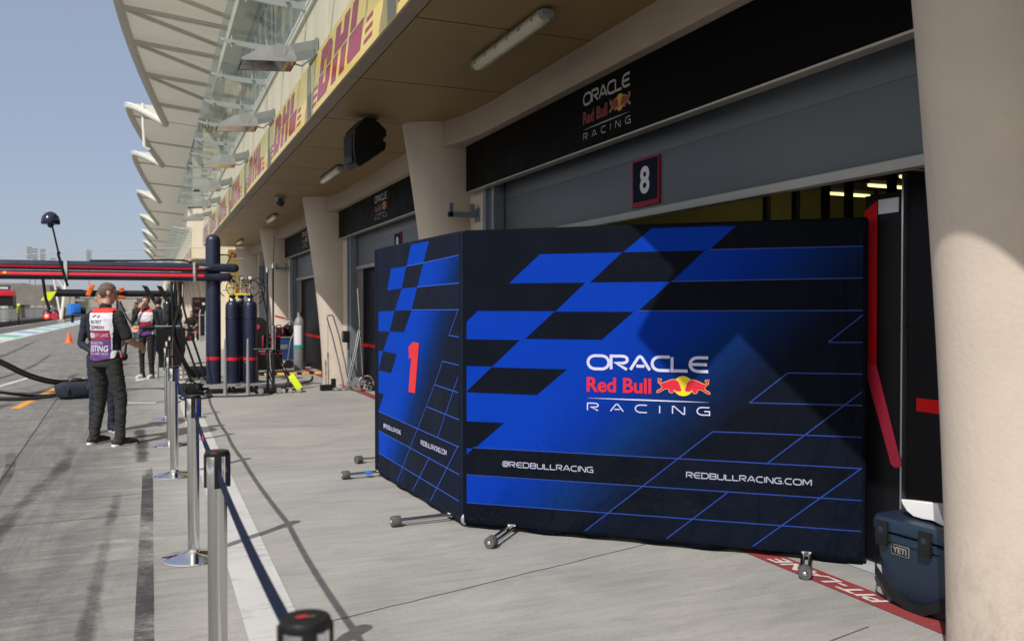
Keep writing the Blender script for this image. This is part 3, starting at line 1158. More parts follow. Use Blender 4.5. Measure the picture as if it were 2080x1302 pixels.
for ya, yb in zip(LOWS[:-1], LOWS[1:]):
    e = sail_edge(ya, yb)
    mb = MB()
    vs, fs = [], []
    nx = 10
    for (x, y, z) in e:
        for i in range(nx + 1):
            t = i / nx
            sag = -.35 * math.sin(PI * t)
            vs.append((x + (10.5 - x) * t, y + (.6 if 0 else 0) * t, z + sag + 1.6 * t * (z - 11) / 1.35 * .5 + .2 * t))
    for j in range(len(e) - 1):
        for i in range(nx):
            a = j * (nx + 1) + i
            fs.append([a, a + 1, a + nx + 2, a + nx + 1])
    mb.add(vs, fs)
    sl_ = mb.build('roof_sail', M['sailskin'], bld, 60, fixn=False)
    tb = MB()
    tb.tube([(x + .12, y, z - .16) for x, y, z in e], .17, 10)
    far_ = ya > 30
    nodes = [e[i] for i in range(3, len(e), 4 if not far_ else 8)]
    for i, (x, y, z) in enumerate(nodes):
        tb.tube([(x + .15, y, z - .2), (5.2, y + .6, z - .55)], .06 if far_ else .095, 8)
        if i + 1 < len(nodes) and not far_:
            nx_, ny_, nz_ = nodes[i + 1]
            tb.tube([(x + .15, y, z - .22), (5.2, ny_ + .6, nz_ - .6)], .085, 8)
    tb.tube([(5.2, y + .6, z - .6) for x, y, z in nodes], .14, 8)
    tb.build('sail_frame', M['sailtube'], sl_, 60)
    cl = MB()
    cl.tube([(x + (.04 if q % 2 else -.03), y, z + .0) for q, (x, y, z) in enumerate((Vector(e[i_]).lerp(Vector(e[i_ + 1]), f_)[:]) for i_ in range(len(e) - 1) for f_ in (0, .34, .67))], .055, 5)
    cl.build('edge_clamps', M['sailwhite'], sl_)
dp = MB()
dp.tube([(-.35, 48.6, 12.1), (-.35, 48.6, 11.0), (-.30, 48.6, 9.85), (-.05, 48.6, 9.72)], .07, 8)
dp.build('drain_pipe', M['sailwhite'], bld)

# ------------------------------------------------------------------ glass canopies on brackets (canopy > pane, bracket)
def canopy(label, y0, y1, step):
    cn = thing('glass_canopy', label, 'canopy')
    y = y0
    k = 0
    first = None
    while y < y1 - .1:
        if k >= 98:
            break
        if first is None:
            p = MB()
            p.add([(.86, .015, 5.20), (1.69, .015, 5.14), (1.69, step - .015, 5.14), (.86, step - .015, 5.20),
                   (.86, .015, 5.212), (1.69, .015, 5.152), (1.69, step - .015, 5.152), (.86, step - .015, 5.212)],
                  [[0, 1, 2, 3], [4, 5, 6, 7], [0, 1, 5, 4], [1, 2, 6, 5], [2, 3, 7, 6], [3, 0, 4, 7]])
            po = p.build('pane', M['glass'], cn, 0)
            b = MB()
            fn = lambda u, v, d: (u, -.012 + d, v)
            b.prism([(1.675, 5.045), (1.675, 5.125), (1.30, 5.13), (.98, 5.155), (.87, 5.165), (.875, 5.14), (.98, 5.09), (1.3, 5.055)], fn, .024)
            b.box(1.655, 1.69, -.03, .03, 5.03, 5.14)
            for q in (1.02, 1.48):
                b.cyl((q, 0, 5.05), (q, 0, 5.20), .014, n=8)
                b.box(q - .02, q + .02, -.045, .045, 5.10, 5.125)
            bo = b.build('bracket', M['palesteel'], cn)
            first = (po, bo)
            po.location = bo.location = (0, y, 0)
        else:
            for o_ in first:
                c = o_.copy()
                COL.objects.link(c)
                c.location = (0, y, 0)
        y += step
        k += 1
    return cn


canopy('green tinted glass canopy on grey brackets above the nearer yellow fascia banner', -.85, 31, BAY / 4)
canopy('distant glass canopy on grey brackets along the far pit block', 41.4, 120, BAY / 4)

# ------------------------------------------------------------------ yellow fascia banners
DH = {
    'D': [[(-.02, 0), (.11, .485), (.485, .485), (.40, .25), (.62, .25), (.68, .485), (1.02, .485), (.95, .2), (.72, 0)],
          [(.14, .525), (.27, 1), (.88, 1), (1.06, .95), (1.12, .84), (1.04, .525), (.70, .525), (.74, .72), (.53, .72), (.48, .525)]],
    'H': [[(1.08, 0), (1.21, .485), (1.55, .485), (1.42, 0)], [(1.64, 0), (1.77, .485), (2.11, .485), (1.98, 0)],
          [(1.24, .525), (1.37, 1), (1.71, 1), (1.64, .74), (1.86, .74), (1.93, 1), (2.27, 1), (2.14, .525)]],
    'L': [[(2.17, .12), (2.27, .485), (3.08, .485), (2.95, 0), (2.3, 0), (2.2, .03)], [(2.30, .525), (2.43, 1), (2.78, 1), (2.65, .525)]],
}


def fascia_banner(label, y0, y1, centres, blocks):
    fb = thing('fascia_banner', label, 'banner')
    MB().box(1.706, 1.7185, y0, y1, ZS + .012, 4.365, .002).build('sheet', M['film'], fb)
    first = None
    for yc in centres:
        if first is None:
            mb = MB()
            fn = lambda u, v, d: (1.706 - d, 1.15 - (u + .16 * v) * .72, 3.815 + v * .49)
            for ch in 'DHL':
                for p in DH[ch]:
                    poly(mb, p, fn, .0025)
            for q in range(3):
                poly(mb, [(-.48 + .07 * q, q * .16), (-.10 + .05 * q, q * .16), (-.08 + .05 * q, q * .16 + .07), (-.46 + .07 * q, q * .16 + .07)], fn, .0025)
                poly(mb, [(3.14 + .05 * q, q * .16), (3.56, q * .16), (3.58, q * .16 + .07), (3.16 + .05 * q, q * .16 + .07)], fn, .0025)
            first = mb.build('lettering', M['film_red'], fb, 0)
            first.location = (0, yc, 0)
        else:
            c = first.copy()
            COL.objects.link(c)
            c.location = (0, yc, 0)
    for yc in blocks:
        mb = MB()
        mb.add([(1.7035, yc - .12, 3.75), (1.7035, yc + .12, 3.75), (1.7035, yc + .12, 4.34), (1.7035, yc - .12, 4.34)], [[0, 1, 2, 3]])
        mb.build('grey_panel', M['film_grey'], fb, 0)
    return fb


HB = BAY / 2
cs = [8.50 + HB * k for k in range(-2, 7)]
fascia_banner('long yellow banner with red lettering wrapped along the fascia above the garages', Y0, Y1 - .05, cs, [6.45 + HB * k for k in range(-1, 8)])
fascia_banner('faraway yellow banner with red lettering along the far pit block', A + .05, 120, [43.5 + HB * k for k in range(20)], [45.4 + HB * k for k in range(20)])
# ================================================================== SIGNS ON THE BUILDING
for k, lab in ((1, 'large black header sign with team logo above the open garage at right'),
               (2, 'black header sign with team logo above the second garage, behind the narrow screen'),
               (3, 'small far black header sign above the third garage, by the grey gas cylinder')):
    ya, yb = YK[k] + .45, YK[k + 1] - .45
    sg = thing('header_sign', lab, 'sign', group='black header signs above the garages')
    MB().box(3.42, 3.50, ya, yb, 2.90, 3.432, .003).build('board', M['signblack'], sg)
    MB().box(3.408, 3.50, ya, yb, 2.882, 2.897, .003).build('edge_trim', M['signtrim'], sg)
    yc = YK[k] + 4.02
    team_logo(sg, lambda u, v, d: (3.42 - d, yc - u, 2.972 + v), .98, 1.06, 'signletter', 'signred', 'signyellow')

for k, ch, lab in ((1, '8', 'square sign with white number 8 and red border on the open roller shutter'),
                   (2, '9', 'number sign on the second shutter, half hidden behind the narrow blue screen')):
    yc = YK[k] + 3.35
    ns = thing('number_sign', lab, 'sign', group='number signs on the roller shutters')
    MB().box(3.622, 3.638, yc - .20, yc + .20, 2.355, 2.735, .002).build('plate', M['signborder'], ns)
    mb = MB()
    fn = lambda u, v, d: (3.622 - d, yc - u, 2.355 + v)
    poly(mb, [(-.18, .04), (.18, .04), (.185, .365), (-.185, .365)], fn, .0025)
    mb.build('face', M['cover_side'], ns, 0)
    mb = MB()
    put_text(mb, ch, (-.072, .072, .095, .315), fn, .005, .03)
    mb.build('lettering', M['paper'], ns, 0)

# black hoardings with a red stripe in the closed garages
for k, lab in ((2, 'black hoarding with red stripe filling the second garage beside the wheel trolley'),
               (3, 'black hoarding with red stripe filling the third garage, right of the grey gas cylinder')):
    ya, yb = YK[k] + .32, YK[k + 1] - .98
    hb = thing('hoarding', lab, 'hoarding', group='black hoardings in the closed garages')
    mb = MB()
    n = 4
    for q in range(n):
        w = (yb - ya) / n
        mb.box(3.78, 3.82, ya + w * q + .004, ya + w * (q + 1) - .004, .01, 2.5, .003)
    mb.build('panel', M['hoard'], hb)
    MB().box(3.772, 3.781, ya, yb, .80, .86).build('stripe', M['hoard_red'], hb)
# hoardings inside the open garage
hb = thing('hoarding', 'tall black panel with a bent red strip standing just inside the open garage', 'hoarding')
MB().box(4.02, 4.06, 3.74, 4.012, .02, 2.225, .004).build('panel', M['hoard'], hb)
MB().box(4.012, 4.021, 3.75, 3.90, 2.105, 2.19).build('white_band', M['paper'], hb)
mb = MB()
fn = lambda u, v, d: (4.019 - d, u - .075, v)
poly(mb, [(4.086, 2.13), (3.985, 2.19), (3.985, 1.20), (4.086, 1.20)], fn, .004)
mb.build('red_strip', M['hoard_red'], hb, 0)
mb = MB()
bt = [(4.086, 1.20), (3.985, 1.20), (3.80, .66)] + [(3.835 + .045 * math.cos(R(a)), .655 + .045 * math.sin(R(a))) for a in (190, 220, 250, 280, 310, 340)] + [(3.885, .67)]
poly(mb, bt, fn, .004)
mb.build('crimson_tip', M['crimson'], hb, 0)
mb = MB()
poly(mb, [(4.20, .42), (4.10, .40), (4.12, .20), (4.15, .08), (4.19, .2)], fn, .004)
mb.build('red_mark', M['hoard_red'], hb, 0)
hb = thing('hoarding', 'black panel with a short red stripe behind the blue cooler in the open garage', 'hoarding')
MB().box(4.05, 4.09, 2.95, 3.715, .02, 2.32, .004).build('panel', M['hoard'], hb)
MB().box(4.043, 4.051, 2.95, 3.64, .955, 1.03).build('stripe', M['hoard_red'], hb)
MB().box(4.02, 4.06, 3.722, 3.734, .02, 2.32).build('edge_strip', M['alu'], hb)
MB().box(3.97, 4.5, 4.3, 4.9, 0.02, .12, .01).build('kick_board', M['garfloor'], hb)
# ceiling lamps inside the garage
for i, (x, y, z, lab) in enumerate(((8.38, 8.62, 3.0, 'lit tube lamp left of the red strip, lowest of those inside the garage'), (8.42, 8.02, 3.03, 'lit tube lamp above the white band of the panel with the red strip'),
                                    (8.38, 7.50, 3.06, 'lit tube lamp highest and nearest the right hand column'))):
    gl = thing('tube_lamp', lab, 'lamp', (x, y, z), 0, 'lit lamps in the garage')
    MB().box(-.36, .36, -.05, .05, .03, .07, .005).build('housing', M['intdark'], gl)
    MB().cyl((-.33, 0, .01), (.33, 0, .01), .02, n=10).build('tube', M['lampglow'], gl)
    ll = bpy.data.lights.new('tube_light', 'POINT')
    ll.energy = 5
    ll.color = (1, .88, .42)
    ll.shadow_soft_size = .15
    lo = bpy.data.objects.new('tube_light', ll)
    COL.objects.link(lo)
    lo.parent = gl
    lo.location = (0, 0, -.2)

# ================================================================== SOFFIT LAMPS, SPEAKER, CAMERA
def soffit_lamp():
    t = thing('soffit_lamp', 'sealed tube lamp nearest the camera, above the large header sign', 'lamp', (2.66, 6.42, ZS), 0, 'sealed tube lamps under the soffit')
    b = MB()
    b.box(-.055, .055, -.72, .72, -.055, -.018, .012)
    for q in (-.5, .5):
        b.box(-.02, .02, q - .03, q + .03, -.02, .0)
    for q in (-.7, .7):
        b.box(-.05, .05, q - .06, q + .06, -.075, -.02, .015)
    b.build('tray', M['galv'], t)
    d = MB()
    rings = []
    for yv in (-.70, -.64, .64, .70):
        s = 1 if abs(yv) < .68 else .8
        rings.append([(.062 * s * math.cos(R(a)), yv, -.05 - .062 * s * math.sin(R(a))) for a in range(0, 181, 15)] + [(-.062 * s, yv, -.045), (.062 * s, yv, -.045)])
    d.loft(rings)
    do = d.build('diffuser', M['diffuser'], t, 50)
    c = MB()
    for q in range(6):
        for sx in (-1, 1):
            c.box(sx * .064 - .004, sx * .064 + .004, -.6 + .24 * q - .012, -.6 + .24 * q + .012, -.075, -.03)
    c.build('clip', M['chrome'], do)
    return t


L0 = soffit_lamp()
for i, (y, lab) in enumerate(((13.95, 'sealed tube lamp half hidden behind the hanging loudspeaker'), (21.3, 'sealed tube lamp beyond the small dome camera'),
                              (29.4, 'farthest sealed tube lamp, above the tall yellow banner'))):
    dup(L0, (2.68, y, ZS), 0, lab)

sp = thing('loudspeaker', 'black loudspeaker hung under the soffit beside a flared column', 'loudspeaker', (2.29, 9.75, 3.41), R(8))
sp.scale = (.62, .78, .80)
mb = MB()
prof = [(-.32, .14), (-.36, .04), (-.365, -.16), (-.33, -.36), (-.24, -.40), (.12, -.20), (.26, -.12), (.28, -.02), (.22, .0), (.22, .04), (.28, .06), (.28, .16), (.1, .27), (-.12, .3)]
mb.prism([(u, v + .04) for u, v in prof], lambda u, v, d: (u, d - .21, v), .42)
so = mb.build('cabinet', M['black'], sp, 30)
bv = so.modifiers.new('round', 'BEVEL')
bv.width = .018
bv.segments = 2
mb = MB()
mb.box(-.02, .14, -.05, .05, .28, .372, .004)
mb.box(-.06, .18, -.08, .08, .362, .37)
mb.build('mount', M['rubber_black'], sp)
mb = MB()
mb.box(-.38, -.362, -.17, .17, -.30, .1, .006)
mb.build('grille', M['rubber_black'], sp)
MB().cyl((.2, .1, .2), (.24, .16, .37), .008, n=6).build('cable', M['black'], sp)

dc = thing('dome_camera', 'small grey dome camera on the soffit between two tube lamps', 'camera', (2.36, 17.5, ZS))
MB().lathe([(.0, -.001), (.11, -.002), (.11, -.05), (.095, -.10)], n=20).build('housing', M['galv'], dc)
mb = MB()
mb.ball((0, 0, -.11), .085, u=16, v=10)
mb.build('lens_dome', M['blackgloss'], dc)
MB().cyl((0, -.05, -.07), (-.02, -.16, -.09), .05, .045).build('shade', M['black'], dc)

# steel wall brackets on the piers
for i, (y, lab) in enumerate(((9.42, 'dark steel bracket on the pier left of the large header sign'), 
                              (24.4, 'dark steel bracket on the far pier above the flight case'))):
    w = thing('wall_bracket', lab, 'bracket', (3.52, y, 2.62), 0, 'steel brackets on the piers')
    mb = MB()
    mb.box(-.36, -.0, -.03, .03, -.03, .03, .004)
    mb.box(-.36, -.31, -.03, .03, -.03, .13, .004)
    mb.box(-.1, -.05, -.03, .03, .03, .13, .004)
    mb.box(-.008, 0, -.08, .08, -.08, .08)
    mb.build('arm', M['jamb'], w)
    mb = MB()
    for q in (-.05, .05):
        mb.cyl((-.012, q, .05), (-.004, q, .05), .012, n=6)
        mb.cyl((-.012, q, -.05), (-.004, q, -.05), .012, n=6)
    mb.build('bolts', M['chrome'], w)
so_ = thing('wall_socket', 'black socket box on the sunlit pier behind the tall jack handles', 'socket', (3.52, 16.55, .98))
MB().box(-.12, 0, -.1, .1, -.11, .11, .015).build('housing', M['black'], so_)
MB().box(-.15, -.115, -.04, .04, -.05, .05, .01).build('outlet', M['alu'], so_)
for q in range(2):
    pass

# ================================================================== FLOODLIGHTS
FLY = [2.72, 6.2, 9.85, 13.5, 17.2, 20.85, 24.5, 28.2]


def floodlight(label):
    t = thing('floodlight', label, 'floodlight', (1.70, FLY[0], 4.34), 0, 'floodlights along the fascia')
    a = MB()
    fn = lambda u, v, d: (u, d, v)
    for s in (-.20, .20):
        a.prism([(-.40, .045), (-.02, .16), (.0, .12), (.0, .06), (-.38, -.045), (-.43, .0)], lambda u, v, d, s=s: (u, s + d - .008, v), .016)
        a.cyl((-.40, s - .02, 0), (-.40, s + .02, 0), .075, n=20)
    a.box(-.012, .012, -.24, .24, .0, .18)
    a.tube([(-.02, .05, .02), (-.12, .05, -.07), (-.24, .05, -.05), (-.3, .05, .0)], .012, 6)
    a.build('arm', M['galv'], t)
    h = MB()
    rings = [[(-.80, -.22, -.145), (-.22, -.22, -.105), (-.22, .22, -.105), (-.80, .22, -.145)],
             [(-.79, -.22, -.115), (-.22, -.22, -.06), (-.22, .22, -.06), (-.79, .22, -.115)],
             [(-.55, -.20, .04), (-.27, -.20, .06), (-.27, .20, .06), (-.55, .20, .04)],
             [(-.51, -.17, .05), (-.3, -.17, .07), (-.3, .17, .07), (-.51, .17, .05)]]
    h.loft(rings, cap=False)
    h.add(rings[3], [[0, 1, 2, 3]])
    ho = h.build('head', M['galv'], t, 30)
    g = MB()
    g.add([(-.785, -.205, -.140), (-.235, -.205, -.1045), (-.235, .205, -.1045), (-.785, .205, -.140)], [[0, 1, 2, 3]])
    g.build('lens', M['winglass'], ho, 0)
    f = MB()
    for q in range(7):
        f.box(-.46 + .025 * q, -.452 + .025 * q, -.12, .12, .06, .085)
    f.build('cooling_fins', M['galv'], ho)
    return t


fnames = ['floodlight arm on the fascia directly over the wide blue screen, nearest the camera', 'second nearest floodlight on the fascia over the big header sign',
          'grey floodlight on the fascia, largest seen beside the glass canopy', 'grey floodlight next beyond the largest one, at the second lettering',
          'third floodlight from the top of the picture on the fascia', 'fourth floodlight from the top of the picture on the fascia',
          'fifth floodlight from the top of the picture, over the far lettering', 'farthest floodlight on the near block, above the dark gantry post']
F0 = floodlight(fnames[0])
for yy, lab in zip(FLY[1:], fnames[1:]):
    dup(F0, (1.70, yy, 4.34), 0, lab)

# ================================================================== FOLDING SCREENS
def screen_panel(root, w, h, cover, zb=.03):
    mb = MB()
    mb.box(0, w, 0, .085, zb, h, .03, seg=3)
    p = mb.build('cover', cover, root, 40)
    # sagging hem under the cover
    hm = MB()
    n = 60
    vs, fs = [], []
    for i in range(n + 1):
        x = .02 + (w - .04) * i / n
        dz = .012 * math.sin(x * 7) + .01 * math.sin(x * 17 + 1)
        edge = max(0, 1 - min(x, w - x) / .35)
        dz -= .018 * edge
        vs += [(x, .004 - .02 * edge * abs(math.sin(x * 30)), zb + .05), (x, .010, zb - .008 + dz)]
    for i in range(n):
        fs.append([2 * i, 2 * i + 1, 2 * i + 3, 2 * i + 2])
    hm.add(vs, fs)
    ho = hm.build('hem', cover, root, 60, fixn=False)
    so = ho.modifiers.new('thickness', 'SOLIDIFY')
    so.thickness = .006
    return p


def screen_leg(root, x, length=.40, back=.16, bluetape=False):
    lg = MB()
    for dx in (-.022, .022):
        lg.tube([(x + dx, back, .045), (x + dx, -length + .03, .040)], .0105, 10)
    lg.tube([(x, .02, .045), (x, .015, .11)], .012, 8)
    lg.box(x - .03, x + .03, -.01, .06, .03, .06, .005)
    lg.cyl((x - .03, -length + .03, .04), (x + .03, -length + .03, .04), .012, n=8)
    o = lg.build('leg', M['steel'], root)
    wh = MB()
    wh.lathe([(.014, -.035), (.034, -.034), (.039, -.026), (.039, .026), (.034, .034), (.014, .035)], (x, -length, .039), 24, axis='Y')
    wo = wh.build('wheel', M['greyrubber'], o, 40)
    hb = MB()
    hb.lathe([(.004, -.043), (.012, -.040), (.016, -.033), (.016, .02)], (x, -length, .039), 14, axis='Y')
    hb.build('hub', M['chrome'], wo)
    if bluetape:
        tp = MB()
        tp.box(x - .036, x + .036, -length + .18, -length + .235, .027, .054, .004)
        tp.build('blue_tape', M['blueprop'], o)


def screen_prints(root, base_mat, dark_mat, line_mat, w, h, blacks, lines):
    f = lambda u, v, d: (u, -d, v)
    mb = MB()
    mb.add([f(u, v, .0012) for u, v in [(.03, .06), (w - .03, .06), (w - .03, h - .03), (.03, h - .03)]], [[0, 1, 2, 3]])
    mb.build('blue_print', base_mat, root, 0)
    mb = MB()
    for b in blacks:
        poly(mb, b, f, .0024)
    mb.build('dark_print', dark_mat, root, 0)
    mb = MB()
    for i, (a, b) in enumerate(lines):
        ribbon(mb, [a, b], .0065, f, .0034 + .0001 * (i % 7))
    mb.build('line_print', line_mat, root, 0)


WM, HM = 2.625, 2.088
u_ = Vector((3.929 - 2.008, 3.903 - 5.68, 0)).normalized()
scr = thing('folding_screen', 'wide padded blue and black folding screen with the team logo in its middle', 'screen', (2.008, 5.68, 0), math.atan2(u_.y, u_.x))
screen_panel(scr, WM, HM, M['cover_main'])
r0, T, Rr, Lm = .06, HM - .03, WM - .03, .03
blk = [
    [(Lm, 1.909), (1.140, 1.909), (1.327, T), (Lm, T)], [(1.693, 1.911), (Rr, 1.912), (Rr, T), (1.862, T)],
    [(Lm, 1.713), (.344, 1.713), (.569, 1.909), (Lm, 1.909)], [(.921, 1.714), (1.457, 1.714), (1.666, 1.908), (1.136, 1.908)],
    [(Lm, 1.524), (.681, 1.524), (.886, 1.713), (Lm, 1.713)], [(1.242, 1.525), (Rr, 1.528), (Rr, 1.723), (1.455, 1.714)],
    [(Lm, 1.450), (.112, 1.522), (Lm, 1.524)], [(.466, 1.335), (.998, 1.335), (1.211, 1.520), (.672, 1.520)],
    [(Lm, 1.140), (.222, 1.140), (.426, 1.326), (Lm, 1.326)],
    [(Lm, .962), (.036, .955), (.548, .955), (.760, 1.134), (.217, 1.134)],
    [(Lm, .565), (.09, .565), (.309, .754), (Lm, .752)],
    [(Lm, .521), (.085, .570), (1.49, .579), (1.264, .384), (Lm, .377)],
    [(1.035, .187), (1.264, .384), (1.808, .386), (1.585, .193)],
    [(Lm, .06), (.887, .06), (1.031, .185), (Lm, .181)],
    [(1.725, .764), (1.941, .952), (Rr, .962), (Rr, .772)], [(1.955, 1.337), (Rr, 1.34), (Rr, 1.508), (2.403, 1.339), (2.40, 1.337)][1:],
    [(1.500, .578), (1.718, .762), (2.27, .766), (2.05, .580)], [(1.82, .386), (2.046, .577), (2.60, .585), (2.36, .393)],
]
ln = [((1.693, 1.912), (Rr, 1.913)), ((1.457, 1.7145), (Rr, 1.724)), ((1.24, 1.5255), (Rr, 1.530)), ((2.403, 1.338), (Rr, 1.340)), ((2.403, 1.338), (Rr, 1.503)),
      ((2.171, 1.147), (Rr, 1.151)), ((1.944, .955), (Rr, .963)), ((1.944, .955), (2.171, 1.147)), ((1.721, .764), (Rr, .773)),
      ((.08, .571), (Rr, .586)), ((Lm, .378), (Rr, .394)), ((Lm, .182), (Rr, .209)), ((.887, .06), (1.721, .764)), ((1.432, .06), (1.811, .383)),
      ((1.968, .06), (Rr, .588)), ((2.046, .578), (Rr, 1.046))]
screen_prints(scr, M['print_main'], M['cover_main'], M['line_blue'], WM, HM, blk, ln)
fS = lambda u, v, d: (u, -d, v)
team_logo(scr, lambda u, v, d: (.897 + u, -d, .863 + v), 1, 1, 'lilac', 'redbull_red', 'yellow', .0055)
mb = MB()
stroke_text(mb, '@REDBULLRACING', (.299, .945, .4515, .4915), fS, .0055, .0068, .28)
stroke_text(mb, 'REDBULLRACING.COM', (1.554, 2.314, .4605, .5005), fS, .0055, .0068, .28)
mb.build('lettering', M['lilacdim'], scr, 0)
screen_leg(scr, .368, .395)
screen_leg(scr, 2.285, .37)
MB().cyl((-.012, .045, .05), (-.012, .045, 2.0), .016, n=10).build('hinge_post', M['black'], scr)

WN = 2.022
v_ = Vector((2.008 - 1.911, 5.68 - 7.70, 0)).normalized()
org = Vector((2.003, 5.70, 0)) - v_ * WN
scn = thing('folding_screen', 'narrow padded blue folding screen with a red numeral 1, hinged to the wide screen', 'screen', org, math.atan2(v_.y, v_.x))
screen_panel(scn, WN, HM, M['cover_side'])
Rn = WN - .03
blk = [
    [(Lm, 1.888), (.829, 1.888), (.947, T), (Lm, T)], [(1.242, 1.896), (Rn, 1.915), (Rn, T), (1.376, T)],
    [(Lm, 1.690), (.291, 1.693), (.406, 1.885), (Lm, 1.886)], [(.708, 1.709), (1.10, 1.712), (1.240, 1.894), (.829, 1.888)],
    [(Lm, 1.512), (.513, 1.521), (.704, 1.707), (Lm, 1.690)], [(.960, 1.528), (Rn, 1.530), (Rn, 1.719), (1.101, 1.711)],
    [(.366, 1.338), (.758, 1.342), (.957, 1.526), (.513, 1.520)],
    [(Lm, 1.156), (.171, 1.158), (.362, 1.336), (Lm, 1.330)],
    [(.03, .976), (.399, .976), (.568, 1.150), (.173, 1.157)],
    [(Lm, .611), (.183, .773), (Lm, .772)],
    [(Lm, .425), (Lm, .601), (1.122, .584), (.90, .39)],
    [(Lm, .06), (.575, .06), (.70, .197), (Lm, .221)],
    [(1.345, .777), (1.499, .961), (Rn, .947), (Rn, .756)], [(1.815, 1.346), (Rn, 1.341), (Rn, 1.5)],
    [(.725, .197), (.905, .384), (1.37, .378), (1.16, .192)], [(1.13, .578), (1.33, .775), (1.72, .765), (1.56, .57)],
]
ln = [((.83, 1.888), (1.242, 1.8955)), ((1.242, 1.8955), (Rn, 1.916)), ((1.1, 1.711), (Rn, 1.720)), ((.959, 1.528), (Rn, 1.531)), ((1.797, 1.346), (Rn, 1.340)),
      ((1.797, 1.346), (1.973, 1.526)), ((1.665, 1.150), (Rn, 1.141)), ((1.499, .963), (1.972, .947)), ((1.499, .963), (1.665, 1.150)),
      ((.183, .774), (Rn, .756)) if False else ((1.326, .778), (Rn, .756)), ((Lm, .602), (Rn, .562)), ((Lm, .425), (Rn, .368)), ((Lm, .222), (Rn, .179)),
      ((.575, .06), (1.499, .963)), ((.985, .06), (1.383, .395)), ((1.40, .06), (1.972, .57)), ((1.56, .57), (1.972, 1.057))]
screen_prints(scn, M['print_side'], M['cover_side'], M['line_blue2'], WN, HM, blk, ln)
mb = MB()
poly(mb, [(.892, 1.225), (1.0, 1.268), (1.148, 1.266), (1.052, .857), (.888, .855), (.958, 1.135), (.905, 1.125)], fS, .0055)
mb.build('numeral', M['redprint'], scn, 0)
mb = MB()
stroke_text(mb, '@REDBULLRACING', (.19, .686, .474, .512), fS, .0055, .0062, .28)
stroke_text(mb, 'REDBULLRACING.COM', (1.187, 1.753, .464, .503), fS, .0055, .0062, .28)
mb.build('lettering', M['lilac'], scn, 0)
screen_leg(scn, 1.805, .41)
screen_leg(scn, -.06 + .06, .30, bluetape=True)
MB().ball((WN + .004, .03, .055), .035, (.5, 1, 1.2)).build('corner_cap', M['galv'], scn)
w_ = Vector((.42, .907, 0)).normalized()
sc3 = thing('folding_screen', 'dark back screen almost wholly hidden behind the narrow screen, one wheel showing', 'screen', (1.98, 7.80, 0), math.atan2(w_.y, w_.x))
screen_panel(sc3, 1.3, HM, M['cover_side'])
lg = MB()
lg.tube([(.62, .2, .04), (.56, .36, .04)], .011, 8)
lo = lg.build('leg', M['steel'], sc3)
wh = MB()
wh.cyl((.555, .33, .04), (.51, .37, .04), .039, n=20)
wh.build('wheel', M['greyrubber'], lo)

# ================================================================== STANCHIONS WITH BELTS
def stanchion(label):
    t = thing('stanchion', label, 'barrier post', (0, 0, 0), 0, 'chrome belt stanchions')
    MB().lathe([(.19, .0), (.192, .006), (.186, .012), (.12, .026), (.055, .036), (.04, .045), (.0375, .06)], n=48).build('base', M['chrome'], t, 30)
    MB().cyl((0, 0, .05), (0, 0, .885), .0355, n=36).build('post', M['steel'], t, 40)
    c = MB()
    c.lathe([(.036, .872), (.043, .874), (.0435, .885), (.0435, .985), (.041, 1.0), (.030, 1.006)], n=36)
    co = c.build('belt_head', M['chrome'], t, 30)
    k = MB()
    k.lathe([(.0438, .990), (.0445, .993), (.0445, 1.004), (.042, 1.008), (.0, 1.009)], n=36)
    for a in (0, 90, 180, 270):
        dx, dy = math.cos(R(a)), math.sin(R(a))
        k.box(.036, .0475, -.013, .013, .872, .997, .002, mat=Matrix.Rotation(R(a), 4, 'Z'))
    k.build('belt_slots', M['black'], co)
    e = MB()
    poly(e, [(.012 * math.cos(R(a)) - .006, .006 * math.sin(R(a))) for a in range(0, 360, 30)], lambda u, v, d: (u, v, 1.0095 + d), .0004, 0)
    poly(e, [(.008 * math.cos(R(a)) + .010, .004 * math.sin(R(a)) - .006) for a in range(0, 360, 40)], lambda u, v, d: (u, v, 1.0099 + d), .0004, 1)
    e.build('cap_emblem', [M['crimson'], M['brass']], co, 0)
    return t


